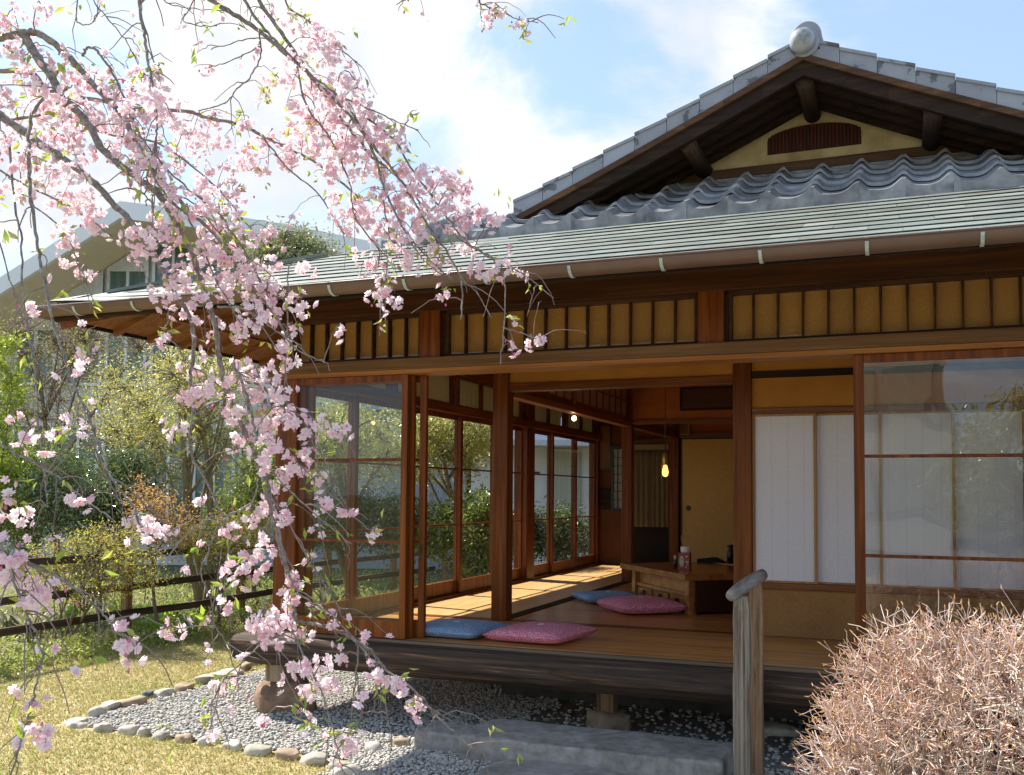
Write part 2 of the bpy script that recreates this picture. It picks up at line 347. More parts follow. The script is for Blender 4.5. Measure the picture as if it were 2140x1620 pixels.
# pebbles
def icosa():
    p = (1 + 5 ** .5) / 2
    v = np.array([(-1, p, 0), (1, p, 0), (-1, -p, 0), (1, -p, 0), (0, -1, p), (0, 1, p), (0, -1, -p), (0, 1, -p), (p, 0, -1), (p, 0, 1), (-p, 0, -1), (-p, 0, 1)], float)
    f = np.array([(0, 11, 5), (0, 5, 1), (0, 1, 7), (0, 7, 10), (0, 10, 11), (1, 5, 9), (5, 11, 4), (11, 10, 2), (10, 7, 6), (7, 1, 8),
                  (3, 9, 4), (3, 4, 2), (3, 2, 6), (3, 6, 8), (3, 8, 9), (4, 9, 5), (2, 4, 11), (6, 2, 10), (8, 6, 7), (9, 8, 1)])
    return v / np.linalg.norm(v[0]), f
def subdiv(v, f):
    v = list(map(tuple, v)); c = {}; out = []
    def mid(a, b):
        k = (min(a, b), max(a, b))
        if k not in c:
            m = (np.array(v[a]) + np.array(v[b])) / 2; v.append(tuple(m / np.linalg.norm(m))); c[k] = len(v) - 1
        return c[k]
    for a, b, d in f:
        x, y, z = mid(a, b), mid(b, d), mid(d, a); out += [(a, x, z), (b, y, x), (d, z, y), (x, y, z)]
    return np.array(v), np.array(out)
def rand_rot(n):
    q = rng.normal(size=(n, 4)); q /= np.linalg.norm(q, axis=1)[:, None]; w, x, y, z = q.T
    return np.stack([np.stack([1 - 2 * (y * y + z * z), 2 * (x * y - z * w), 2 * (x * z + y * w)], -1),
                     np.stack([2 * (x * y + z * w), 1 - 2 * (x * x + z * z), 2 * (y * z - x * w)], -1),
                     np.stack([2 * (x * z - y * w), 2 * (y * z + x * w), 1 - 2 * (x * x + y * y)], -1)], 1)
PB = leafy('pebble', [(0.26, 0.26, 0.24), (0.42, 0.41, 0.375), (0.54, 0.52, 0.47), (0.35, 0.345, 0.32), (0.64, 0.61, 0.56), (0.46, 0.41, 0.34)], 0.0, 0.5, 0.03)
iv, iff = icosa()
def pebbles(n, xs, ys, size):
    P = np.stack([rng.uniform(*xs, n), rng.uniform(*ys, n), np.zeros(n)], 1)
    sc = rng.uniform(.7, 1.35, (n, 1, 1)) * size * np.stack([rng.uniform(.75, 1.2, n), rng.uniform(.6, 1, n), rng.uniform(.4, .7, n)], 1)[:, None, :]
    V = iv[None] * (1 + rng.uniform(-.16, .16, (n, 12, 1))) * sc
    a = rng.uniform(0, 6.28, n); ca, sa = np.cos(a), np.sin(a)
    V = np.stack([V[..., 0] * ca[:, None] - V[..., 1] * sa[:, None], V[..., 0] * sa[:, None] + V[..., 1] * ca[:, None], V[..., 2]], -1)
    P[:, 2] = rng.uniform(0.0, 0.012, n)
    V = V + P[:, None]
    F = iff[None] + (np.arange(n) * 12)[:, None, None]
    return V.reshape(-1, 3), F.reshape(-1, 3)
A = pebbles(21000, (GX0 + .05, -2.4), (-1.05, 2.6), 0.0118)
B = pebbles(12000, (-2.95, -.2), (-2.0, -.3), 0.0128)
C_ = pebbles(1500, (-2.4, 1.5), (-.4, 1.0), 0.016)
V = np.concatenate([A[0], B[0], C_[0]]); F = np.concatenate([A[1], B[1] + len(A[0]), C_[1] + len(A[0]) + len(B[0])])
tag(array_obj('gravel', V, F, PB, smooth=True), 'small grey pebbles spread around and under the wooden verandah', 'gravel', kind='stuff')

# lawn blades
def blades(n, xs, ys, h, keep=None):
    P = np.stack([rng.uniform(*xs, n), rng.uniform(*ys, n), np.full(n, -.006)], 1)
    if keep is not None: P = P[keep(P)]
    n = len(P); a = rng.uniform(0, 6.28, n); w = rng.uniform(.0022, .0045, n); hh = h * rng.uniform(.4, 1.2, n)
    lean = rng.normal(0, .8, (n, 2)) * hh[:, None]
    d = np.stack([np.cos(a), np.sin(a), np.zeros(n)], 1) * w[:, None]
    V = np.stack([P - d, P + d, P + np.concatenate([lean, hh[:, None]], 1)], 1)
    return V.reshape(-1, 3), np.arange(3 * n).reshape(-1, 3)
GR = leafy('grass_blade', [(0.42, 0.33, 0.15), (0.52, 0.42, 0.20), (0.36, 0.35, 0.12), (0.48, 0.41, 0.18), (0.24, 0.29, 0.07), (0.58, 0.48, 0.27)], 0.35, gloss=0.02)
def on_lawn(P): return (P[:, 0] < GX0 - .02) | ((P[:, 1] < -1.12) & (P[:, 0] < -2.9))
def patchy(P): return on_lawn(P) & (np.sin(P[:, 0] * 2.3 + 1.1 * np.sin(P[:, 1] * 1.7)) + np.sin(P[:, 1] * 3.1 + P[:, 0] * .7) + rng.normal(0, .7, len(P)) > .45)
Vg, Fg = blades(60000, (-7.45, -2.9), (-2.3, 4.6), 0.030, patchy)
Va, Fa = blades(150000, (-7.45, -2.9), (-2.3, 4.6), 0.024, on_lawn)
nA = len(Va); mg = np.concatenate([np.zeros(len(Fa)), np.ones(len(Fg))])
tag(array_obj('lawn_grass', np.concatenate([Va, Vg]), np.concatenate([Fa, Fg + nA]), [GR, leafy('green_blade', [(.26, .35, .07), (.34, .42, .10), (.20, .30, .05)], .4, gloss=.02)], mi=mg), 'short dry yellow green lawn between the fence and the gravel', 'grass', kind='stuff')

# fallen petals
nP = 420; PP = np.stack([rng.uniform(-6.6, -2.2, nP), rng.uniform(-2.2, 1.6, nP), np.full(nP, .018)], 1); ang = rng.uniform(0, 6.28, nP); dP = np.stack([np.cos(ang), np.sin(ang), rng.uniform(-.2, .3, nP)], 1) * .009; sP = np.stack([-np.sin(ang), np.cos(ang), rng.uniform(-.2, .3, nP)], 1) * .006
Vp = np.stack([PP - dP, PP + sP, PP + dP, PP - sP], 1).reshape(-1, 3)
tag(array_obj('fallen_petals', Vp, np.arange(4 * nP).reshape(-1, 4), leafy('fallen_petal', [(.90, .74, .78), (.94, .84, .86)], .3)), 'scattered fallen cherry petals on the lawn and gravel', 'petals', kind='stuff')
# edging stones
sv, sf = subdiv(*icosa()); sv, sf = subdiv(sv, sf)
def stone_mesh(name, c, size, rot, mat, pw=(.72, .72, .6), noise=.24, seed=0, parent=None):
    r = np.random.default_rng(seed); k = r.normal(size=(6, 3)) * 1.6; ph = r.uniform(0, 6, 6)
    d = sum(np.sin(sv @ k[i] * (1 + .3 * i) + ph[i]) / (1 + .4 * i) for i in range(6)) * noise * .5
    V = np.sign(sv) * np.abs(sv) ** np.array(pw) * (1 + d[:, None]) * np.array(size)
    V[:, 2] *= 1; ca, sa = math.cos(rot), math.sin(rot)
    V = np.stack([V[:, 0] * ca - V[:, 1] * sa, V[:, 0] * sa + V[:, 1] * ca, V[:, 2]], 1) + np.array(c)
    return array_obj(name, V, sf, mat, parent, smooth=True)
ORD = ['first', 'second', 'third', 'fourth', 'fifth', 'sixth', 'seventh', 'eighth', 'ninth', 'tenth', 'eleventh', 'twelfth', 'thirteenth', 'fourteenth']
front = [(163, 1508, 62, 0), (215, 1519, 46, 0), (268, 1524, 44, 0), (301, 1529, 30, 0), (336, 1535, 50, 0), (385, 1541, 46, 1), (427, 1547, 30, 0), (487, 1556, 52, 0), (541, 1566, 56, 0), (600, 1576, 54, 1), (655, 1583, 62, 0), (712, 1599, 50, 0), (778, 1561, 46, 0), (838, 1553, 56, 1)]
side = [(204, 1489, 38, 0), (232, 1473, 42, 0), (280, 1466, 44, 1), (308, 1451, 26, 2), (343, 1447, 42, 0), (388, 1434, 44, 1), (427, 1419, 40, 0), (470, 1408, 62, 0), (512, 1394, 30, 1), (531, 1382, 36, 0), (548, 1372, 26, 0)]
near = [(722, 1612, 56, 0), (768, 1622, 64, 0)]
toneword = ['pale grey', 'brownish', 'dark bluish']
for lst, where in ((front, 'from the lawn corner along the front of the gravel'), (side, 'from the lawn corner along the left of the gravel'), (near, 'stone of the pair at the bottom frame edge')):
    for i, (u, v, w, k) in enumerate(lst):
        p = onz(u, v, 0.02); dd = (p - CAM_C) @ CF; r = w / CAM_F * dd / 2 * random.uniform(.76, .98)
        ln = (r * 1.04, r * .78, .040)
        if lst is side: rot = 1.57 + random.uniform(-.3, .3); ln = (r * 1.32, r * .85, .045)
        else: rot = random.uniform(-.4, .4)
        if lst is near: rot = .7
        o = stone_mesh('edging_stone', (p[0], p[1], 0.002), ln, rot, [EDST, EDST2, EDST3][k], seed=i * 7 + len(lst))
        tag(o, f'{toneword[k]} edging stone, {ORD[i]} {where}', 'stone', 'edging stones around the gravel')
o = stone_mesh('stepping_stone', (-1.78, -1.02, 0.0), (.42, .33, .06), .1, STEP, seed=91, noise=.08)
tag(o, 'broad flat grey stepping stone in the gravel before the step', 'stepping stone')
o = stone_mesh('garden_stone', (*onz(1625, 1535, 0)[:2], 0.02), (.13, .07, .05), .1, EDST, seed=33)
tag(o, 'flat pale stone in the shade between handrail and bare shrub', 'stone')

# step blocks
def slab(name, x0, x1, y0, y1, z1, seed, label):
    r = random.Random(seed); m = MB(); nx, ny = 14, 6; V = []
    prof = [(0.0, -.02), (0.0, z1 - .02), (.018, z1)]
    m.box(x0, x1, y0, y1, -.03, z1)
    o = m.build(name, STEP, bevel=0.018)
    s = o.modifiers.new('cut', 'SUBSURF'); s.subdivision_type = 'SIMPLE'; s.levels = s.render_levels = 4
    tx = bpy.data.textures.new(name, 'CLOUDS'); tx.noise_scale = .18
    d = o.modifiers.new('rough', 'DISPLACE'); d.texture = tx; d.strength = .022; d.mid_level = .5
    return tag(o, label, 'step stone')
slab('step_stone', -2.40, -.90, -.81, -.33, .145, 1, 'long grey stone step slab beside the handrail below the verandah')
slab('step_stone', -2.745, -2.405, -.71, -.42, .115, 2, 'short lower stone block at the left end of the step')

# ------------------------------------------------------------------ house
H = thing('teahouse', (-1.5, 1.5, 0), 'traditional single storey wooden house with grey tiled gable and green copper eaves', 'house')
def part(mb, name, mat, parent=H, **k): return mb.build(name, mat, parent, **k)
def pbox(name, mat, x0, x1, y0, y1, z0, z1, parent=H, bevel=0.004):
    m = MB(); m.box(x0, x1, y0, y1, z0, z1); return m.build(name, mat, parent, bevel=bevel)
XR, YB = 2.6, 7.0              # right and back limits of the house
DK = 0.57                      # floor level
XS, YI, XI = -3.97, 0.95, -2.87
# floors
m = MB(); y = -.235; i = 0
while y < YI - .06:
    x = -3.9
    m.box(-3.9, XR, y, y + .1125, DK - .035, DK); y += .1155
part(m, 'verandah_floor', FLX)
m = MB(); x = -3.9
while x < XI - .12:
    m.box(x, min(x + .137, XI - .05), YI - .05, YB, DK - .035, DK + .001); x += .139
part(m, 'corridor_floor', FLY)
m = MB(); y = YI + .05
while y < YB: m.box(XI + .03, XR, y, y + .178, DK - .035, DK); y += .18
part(m, 'room_floor', FLR)
m = MB(); m.box(-3.9, XR, YI - .055, YI + .045, DK - .04, DK + .004)
part(m, 'threshold', WX)
m = MB()
for k in range(3): m.box(XI - .045 + k * .034, XI - .045 + k * .034 + .022, YI + .07, 4.5, DK - .02, DK + .008)
part(m, 'sliding_track', DKY)
m = MB(); m.box(-4.12, XR, -.285, -.235, DK - .03, DK - .002); m.box(-4.12, -3.9, -.235, YB, DK - .06, DK - .004)
part(m, 'deck_edge', EDGE)
# edge log: heavy rounded timber carrying the front
def logpoly(r): return None
m = MB(); xs_ = np.linspace(-4.36, XR, 34)
ring = [(-.118, .0), (-.110, .055), (-.085, .088), (-.03, .098), (.06, .098), (.10, .06), (.10, -.07), (.05, -.105), (-.03, -.112), (-.085, -.078), (-.112, -.035)]
V = []; n = len(ring)
for i, x in enumerate(xs_):
    k = 1 - (.12 if i == 0 else 0)
    for j, (a, b) in enumerate(ring):
        wv = .006 * math.sin(x * 5 + j * 1.7) + .005 * math.sin(x * 11.3 + j)
        V.append((x, -.262 + a * k + (wv if a < 0 else 0), .452 + b * k))
m.add(V, [(i * n + (j + 1) % n, i * n + j, (i + 1) * n + j, (i + 1) * n + (j + 1) % n) for i in range(len(xs_) - 1) for j in range(n)])
m.cur = 1; m.add(V[:n], [tuple(range(n))]); m.add(V[-n:], [tuple(range(n - 1, -1, -1))])
part(m, 'edge_log', [LOG, LOGE])
m = MB(); m.tube([(-4.08, -.12, .44), (-4.08, 3, .44), (-4.08, YB, .44)], .10, 10); part(m, 'side_log', LOG, smooth=True)
m = MB(); m.box(XI, XR, YI + .02, YI + .06, 0, DK - .04); m.box(XI - .02, XI + .02, YI + .06, YB, 0, DK - .04)
part(m, 'underfloor_dark_wall', noisy('underfloor_dark', [(0.05, .045, .035), (.09, .08, .065)], 8, .95))  # dark wall added under the floor so the space there stays dark
# short posts below with boulders
for (x, y, w, h) in ((-4.10, -.16, .135, .26), (-1.84, .30, .115, .12), (.9, .30, .115, .12), (-4.08, 2.4, .12, .10), (-4.08, 4.6, .12, .10)):
    pbox('floor_post', GREYB if x > -4 else wood('floor_post_wood', (.18, .12, .07), (.34, .25, .16), (.44, .34, .24), 'z', .8), x - w / 2, x + w / 2, y - w / 2, y + w / 2, h - .05, .37, bevel=.006)
    if x < -4 and y < 0: stone_mesh('foundation_stone', (x + .0, y, .07), (.205, .16, .165), .2, ROCK, (.9, .9, .85), seed=5, noise=.3, parent=H)
    else: stone_mesh('foundation_stone', (x, y, .03), (.14, .12, .09), .5, EDST2, seed=int(x * 10 + y * 7) % 50 + 3, parent=H)
# main posts
def post(x, y, w, z0, z1, mat=WZ, d=None):
    d = d or w; return pbox('post', mat, x - w / 2, x + w / 2, y - d / 2, y + d / 2, z0, z1, bevel=.007)
post(-4.045, -.17, .135, DK - .08, 2.9)
for x in (XI, -1.05, .77): post(x, YI, .125, DK, 2.85)
post(XI, 4.59, .115, DK, 2.9); post(-1.05, 4.59, .12, DK, 2.9); post(-2.875, YB - .02, .13, DK, 2.9); post(-4.0, YB, .13, DK, 2.9)
post(XS - .02, 4.29, .16, DK - .05, 2.8, d=.24)
for x0, x1 in ((-2.97, -2.81), (-1.13, -.97), (.72, .88)):
    pbox('transom_post', WZ, x0 + .004, x1 - .004, -.275, -.13, 2.42, 2.73)
    pbox('transom_jamb', DKY, x1 - .006, x1 + .015, -.235, -.15, 2.42, 2.715)
# facade beams
pbox('lintel_beam', BEAM, -4.2, XR, -.30, -.12, 2.348, 2.419)
pbox('lintel_lip', wood('fresh_lip', (.24, .085, .02), (.36, .14, .035), (.44, .19, .055), 'x', .5), -4.1, XR, -.285, -.10, 2.318, 2.3475, bevel=.002)
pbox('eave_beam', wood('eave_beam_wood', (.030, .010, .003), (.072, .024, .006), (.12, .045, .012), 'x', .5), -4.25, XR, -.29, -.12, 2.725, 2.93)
pbox('side_eave_beam', WY, -4.06, -3.92, -.1, YB, 2.66, 2.93)
pbox('side_lintel', WY, -4.05, -3.89, -.09, YB, 2.278, 2.352)
pbox('side_sill', WY, -4.06, -3.905, -.09, YB, DK - .02, DK + .022)
# transoms: frame plus one paper panel per bay
TRW = wood('transom_wood', (.026, .010, .005), (.055, .022, .010), (.10, .042, .018), 'x', .6)
def transom(x0, x1, n, y, parent=H):
    f = MB(); z0, z1 = 2.419, 2.725
    f.box(x0, x1, y - .012, y + .03, z0, z0 + .022); f.box(x0, x1, y - .012, y + .03, z1 - .022, z1)
    f.box(x0, x0 + .02, y - .012, y + .03, z0 + .022, z1 - .022); f.box(x1 - .02, x1, y - .012, y + .03, z0 + .022, z1 - .022)
    for k in range(1, n): x = x0 + (x1 - x0) * k / n; f.box(x - .0048, x + .0048, y - .010, y + .03, z0 + .022, z1 - .022)
    o = f.build('transom', TRW, parent)
    p = MB()
    for k in range(n): p.box(x0 + (x1 - x0) * k / n + .008, x0 + (x1 - x0) * (k + 1) / n - .008, y + .031, y + .036, z0 + .01, z1 - .01)
    p.build('paper_panel', TPANEL, o)
    g = MB(); g.box(x0 + .02, x1 - .02, y + .012, y + .015, z0 + .02, z1 - .02); g.build('glass_pane', GLASST, o)
transom(-3.965, -2.975, 8, -.22); transom(-2.793, -1.135, 12, -.22); transom(-.953, .715, 12, -.22); transom(.898, 2.55, 12, -.22)
# side transoms with pleated curtain behind
def side_transom(y0, y1, z0=2.353, z1=2.66):
    f = MB(); x = XS
    f.box(x - .02, x + .02, y0, y1, z0, z0 + .025); f.box(x - .02, x + .02, y0, y1, z1 - .03, z1)
    n = max(1, round((y1 - y0) / .55))
    for k in range(n + 1):
        y = y0 + (y1 - y0) * k / n; w = .045 if k in (0, n) else .014
        f.box(x - .02, x + .02, max(y0, y - w), min(y1, y + w), z0 + .025, z1 - .03)
    o = f.build('side_transom', WY, H)
    c = MB(); ny = int((y1 - y0) / .012); V = []
    for i in range(ny + 1):
        y = y0 + (y1 - y0) * i / ny; dx = .010 * abs(math.sin(y * 3.14 / .105)) ** .6
        V += [(x - .035 - dx, y, z0 + .02), (x - .035 - dx, y, z1 - .02)]
    c.add(V, [(2 * i, 2 * i + 2, 2 * i + 3, 2 * i + 1) for i in range(ny)]); c.build('pleated_curtain', PLEAT, o)
for y0, y1 in ((0.0, 1.15), (1.2, 2.36), (2.42, 3.6), (3.66, 4.16), (4.42, 5.6), (5.66, 6.9)): side_transom(y0, y1)
# sliding glass doors
def door_x(x0, x1, y, z0=DK + .002, z1=2.317, g=GLASS, stile=.046, pull=False):
    f = MB(); t = .018
    f.box(x0, x0 + stile, y - t, y + t, z0, z1); f.box(x1 - stile, x1, y - t, y + t, z0, z1)
    f.box(x0 + stile, x1 - stile, y - t + .002, y + t - .002, z0, z0 + .115); f.box(x0 + stile, x1 - stile, y - t + .002, y + t - .002, z1 - .045, z1)
    for zz in (1.205, 1.752): f.box(x0 + stile, x1 - stile, y - .011, y + .011, zz - .009, zz + .009)
    o = f.build('sliding_door', WZ, H, bevel=.003)
    p = MB(); p.box(x0 + stile - .005, x1 - stile + .005, y - .0015, y + .0015, z0 + .11, z1 - .04); p.build('glass_pane', g, o)
    if pull:
        q = MB(); q.box(x1 - .030, x1 - .016, y - t - .0015, y - t + .004, 1.12, 1.19); q.build('door_pull', BRONZE, o)
door_x(-3.965, -3.052, -.245); door_x(-3.93, -3.03, -.195); door_x(-3.90, -2.965, -.145, pull=True)
door_x(-.265, .66, -.235, g=GLASSR, stile=.055); door_x(.60, 1.56, -.185, g=GLASSR); door_x(1.5, 2.5, -.235, g=GLASSR)
def door_y(y0, y1, x, stile=.05):
    f = MB(); t = .017; z0, z1 = DK + .023, 2.277
    f.box(x - t, x + t, y0, y0 + stile, z0, z1); f.box(x - t, x + t, y1 - stile, y1, z0, z1)
    f.box(x - t + .002, x + t - .002, y0 + stile, y1 - stile, z0, z0 + .118); f.box(x - t + .002, x + t - .002, y0 + stile, y1 - stile, z1 - .045, z1)
    for zz in (1.235, 1.762): f.box(x - .010, x + .010, y0 + stile, y1 - stile, zz - .008, zz + .008)
    o = f.build('sliding_door', WZ, H, bevel=.003)
    p = MB(); p.box(x - .0015, x + .0015, y0 + stile - .005, y1 - stile + .005, z0 + .11, z1 - .04); p.build('glass_pane', GLASS, o)
ye = [-.09, .57, 1.52, 2.49, 3.36, 4.17]
for k in range(5): door_y(ye[k] - (.025 if k else 0), ye[k + 1] + .025, XS + (.02 if k % 2 else -.018))
ye = [4.41, 5.10, 6.0, 6.93]
for k in range(3): door_y(ye[k] - (.02 if k else 0), ye[k + 1] + .02, XS + (.02 if k % 2 else -.018))
m = MB(); m.box(XS + .044, XS + .046, 5.82, 5.99, 2.10, 2.17); o = m.build('red_sticker', plain('red_paper', (.62, .03, .025), .5), H)
m = MB(); m.box(XS + .044, XS + .046, 5.82, 5.99, 2.065, 2.099); m.build('white_sticker', WHITE, H)
# inner line: upper wall, lintels, shoji
pbox('upper_wall', OCHRE, XI + .063, -1.113, YI - .02, YI + .02, 2.372, 2.85, bevel=0)
pbox('inner_lintel', WX, XI + .063, -1.113, YI - .045, YI + .045, 2.312, 2.371)
pbox('upper_wall', OCHRE, -.987, XR, YI - .02, YI + .02, 2.392, 2.85, bevel=0)
pbox('wall_batten', DKX, -.987, XR, YI - .04, YI + .03, 2.346, 2.391)
pbox('upper_wall', OCHRE, -.987, XR, YI - .02, YI + .02, 2.136, 2.345, bevel=0)
pbox('inner_lintel', WX, -.987, XR, YI - .045, YI + .045, 2.094, 2.135)
pbox('shoji_sill', WX, -.987, XR, YI - .045, YI + .045, .895, .938)
pbox('lower_wall', SAND, -.987, XR, YI - .02, YI + .02, DK, .894, bevel=0)
LIT = wood('pale_frame', (.26, .12, .035), (.36, .18, .06), (.44, .24, .09), 'z', .5)
def shoji(x0, x1, y):
    f = MB(); z0, z1 = .939, 2.093
    f.box(x0, x0 + .018, y - .013, y + .013, z0, z1); f.box(x1 - .018, x1, y - .013, y + .013, z0, z1)
    f.box(x0 + .018, x1 - .018, y - .013, y + .013, z0, z0 + .012); f.box(x0 + .018, x1 - .018, y - .013, y + .013, z1 - .015, z1)
    # lattice behind the paper
    for k in range(1, 4): x = x0 + (x1 - x0) * k / 4; f.box(x - .004, x + .004, y + .004, y + .012, z0, z1)
    for k in range(1, 6): z = z0 + (z1 - z0) * k / 6; f.box(x0 + .018, x1 - .018, y + .004, y + .012, z - .004, z + .004)
    o = f.build('paper_screen', LIT, H)
    p = MB(); p.box(x0 + .012, x1 - .012, y, y + .002, z0 + .006, z1 - .006); p.build('screen_paper', PAPER, o)
shoji(-.985, -.56, YI - .016); shoji(-.578, -.147, YI + .014); shoji(-.165, .295, YI - .016); shoji(.277, .705, YI + .014)
shoji(.835, 1.3, YI - .016); shoji(1.282, 1.75, YI + .014)
# corridor/room partition at XI: head, lattice transom
pbox('partition_lintel', wood('lip_y', (.20, .07, .018), (.30, .11, .03), (.38, .16, .05), 'y', .45), XI - .05, XI + .05, YI + .063, 4.53, 2.285, 2.335)
pbox('partition_lintel', WY, XI - .05, XI + .05, 4.65, YB - .09, 2.285, 2.335)
def lattice(y0, y1, n, z0=2.40, z1=2.74, rows=2):
    f = MB(); x = XI
    f.box(x - .02, x + .02, y0, y1, z0 - .06, z0); f.box(x - .02, x + .02, y0, y1, z1, z1 + .03)
    for k in range(n + 1): y = y0 + (y1 - y0) * k / n; f.box(x - .012, x + .012, y - .010, y + .010, z0, z1)
    if rows > 1: f.box(x - .010, x + .010, y0, y1, (z0 + z1) / 2 - .007, (z0 + z1) / 2 + .007)
    o = f.build('lattice_transom', WY, H)
    p = MB(); p.box(x - .002, x + .002, y0, y1, z0, z1); p.build('screen_paper', noisy('transom_paper', [(.42, .30, .24), (.52, .38, .31)], 30, .9, 3, 0), o)
lattice(1.05, 2.6, 7, rows=1); lattice(2.7, 4.5, 8); lattice(4.7, 6.8, 9, rows=1)
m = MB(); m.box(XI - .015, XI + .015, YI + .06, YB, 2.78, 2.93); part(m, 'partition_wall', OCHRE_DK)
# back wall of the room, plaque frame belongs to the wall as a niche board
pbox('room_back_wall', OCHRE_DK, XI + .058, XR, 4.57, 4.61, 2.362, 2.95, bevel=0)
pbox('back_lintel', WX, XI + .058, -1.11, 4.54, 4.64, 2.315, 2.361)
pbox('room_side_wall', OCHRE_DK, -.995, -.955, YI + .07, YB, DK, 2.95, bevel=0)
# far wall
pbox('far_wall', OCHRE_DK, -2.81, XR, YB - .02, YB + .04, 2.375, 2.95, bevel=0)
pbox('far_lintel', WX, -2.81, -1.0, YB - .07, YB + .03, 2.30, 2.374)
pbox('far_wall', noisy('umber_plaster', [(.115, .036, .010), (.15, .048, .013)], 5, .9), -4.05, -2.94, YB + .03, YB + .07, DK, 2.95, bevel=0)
f = MB(); x0, x1, y = -2.79, -1.86, YB - .03
f.box(x0, x0 + .022, y - .012, y + .012, DK, 2.30); f.box(x1 - .022, x1, y - .012, y + .012, DK, 2.30); f.box(x0 + .022, x1 - .022, y - .012, y + .012, 2.275, 2.30); f.box(x0 + .022, x1 - .022, y - .012, y + .012, DK, DK + .025)
fz = f.build('papered_door', BLACK, H); f = MB(); f.box(x0 + .02, x1 - .02, y - .008, y + .008, DK + .02, 2.28); f.build('door_paper', FUSUMA, fz)
f = MB(); f.prism([(x0 + .105 + .036 * math.cos(a), 1.36 + .036 * math.sin(a)) for a in np.linspace(0, 6.283, 24, endpoint=False)], 'y', y - .013, y + .0); f.build('door_pull', BLACK, fz)
f = MB(); x0, x1 = -1.84, -1.0
f.box(x0, x1, y - .012, y + .012, DK, 2.30); f.build('papered_door', FUSUMA, H)
# corridor end: lattice window, cabinet boards, doorway head
wf = MB(); wx0, wx1, wy = -3.735, -3.465, YB + .02
wf.box(wx0 - .03, wx1 + .03, wy - .03, wy + .005, 2.16, 2.20); wf.box(wx0 - .03, wx1 + .03, wy - .03, wy + .005, 1.30, 1.345)
wf.box(wx0 - .03, wx0, wy - .03, wy + .005, 1.345, 2.16); wf.box(wx1, wx1 + .03, wy - .03, wy + .005, 1.345, 2.16)
for k in range(1, 7): z = 1.345 + .815 * k / 7; wf.box(wx0, wx1, wy - .018, wy - .006, z - .005, z + .005)
wf.box(wx0 + .055, wx0 + .064, wy - .022, wy - .004, 1.345, 2.16)
win = wf.build('lattice_window', BLACK, H); g = MB(); g.box(wx0, wx1, wy - .003, wy, 1.345, 2.16)
g.build('window_paper', leafy('lit_paper', [(.34, .36, .33), (.36, .38, .36)], .0, gloss=0), win)
pbox('wall_panel', DKX, -3.93, -3.76, YB - .0, YB + .028, 1.33, 1.62)
pbox('doorway_head', WX, -3.45, -2.94, YB - .02, YB + .025, 2.225, 2.29)
pbox('doorway_dark_board', noisy('near_black', [(.012, .008, .006), (.018, .012, .009)], 9, .95), -3.45, -2.945, YB + .0, YB + .026, DK, 2.2)  # flat near-black board closing the doorway behind the curtain
# ceiling and closing walls
pbox('ceiling', wood('ceiling_boards', (.26, .11, .04), (.38, .18, .07), (.46, .24, .10), 'y', .6), -3.9, XR, -.12, YB + .05, 2.935, 2.97, bevel=0)
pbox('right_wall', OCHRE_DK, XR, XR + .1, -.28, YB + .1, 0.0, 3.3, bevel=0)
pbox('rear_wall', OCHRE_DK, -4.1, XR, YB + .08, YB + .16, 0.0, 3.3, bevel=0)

# ------------------------------------------------------------------ roof
EY, EX, EZ, SL, HB = -1.275, -5.13, 2.700, 0.428, 0.88
SLS = SL * HB
def sori(x): return .055 * min(1, max(0, (-3.9 - x) / 1.2)) ** 2     # the eave lifts a little towards the corner
m = MB(); rows = 10; stepy = (0.06 - EY) / rows
for k in range(rows):
    y0 = EY + k * stepy - .010; y1 = EY + (k + 1) * stepy + .03; xl = EX + (y0 - EY) / HB; fade = 1 - k / rows
    z0 = EZ + (y0 - EY) * SL + .0075; z1 = EZ + (y1 - EY) * SL
    x = xl; off = (k % 3) * .16 + .13; first = True
    while x < 3.3:
        xe = x + (off if first else .47); first = False
        j = rng.uniform(-.0012, .0012); xa, xb = x + .001, xe - .001
        xa2 = xa + ((y1 - y0) / HB if x == xl else 0); sa, sb = sori(xa) * fade, sori(xb) * fade
        m.hexa([(xa, y0, z0 - .0025 + j + sa), (xb, y0, z0 - .0025 + j + sb), (xb, y1, z1 - .006 + sb), (xa2, y1, z1 - .006 + sa), (xa, y0, z0 + j + sa), (xb, y0, z0 + j + sb), (xb, y1, z1 - .003 + sb), (xa2, y1, z1 - .003 + sa)])
        x = xe
for k in range(rows):
    x0 = EX + (k * stepy) / HB - .01; x1 = x0 + stepy / HB + .03; z0 = EZ + (x0 - EX) * SLS + .010; z1 = EZ + (x1 - EX) * SLS; yl = EY + (x0 - EX) * HB; yl2 = EY + (x1 - EX) * HB; sa = sori(x0) * (1 - k / rows)
    m.hexa([(x0, 8.2, z0 - .004 + sa), (x0, yl, z0 - .004 + sa), (x1, yl2, z1 - .006 + sa), (x1, 8.2, z1 - .006 + sa), (x0, 8.2, z0 + sa), (x0, yl, z0 + sa), (x1, yl2, z1 - .003 + sa), (x1, 8.2, z1 - .003 + sa)])
part(m, 'copper_roof', COPPER)
m = MB(); q = 1.33   # hip capping
m.bar((EX + .25, EY + .25 * HB, EZ + .25 * SLS + .045), (EX + q, EY + q * HB, EZ + q * SLS + .022), .05, .02); part(m, 'copper_hip', COPPER)
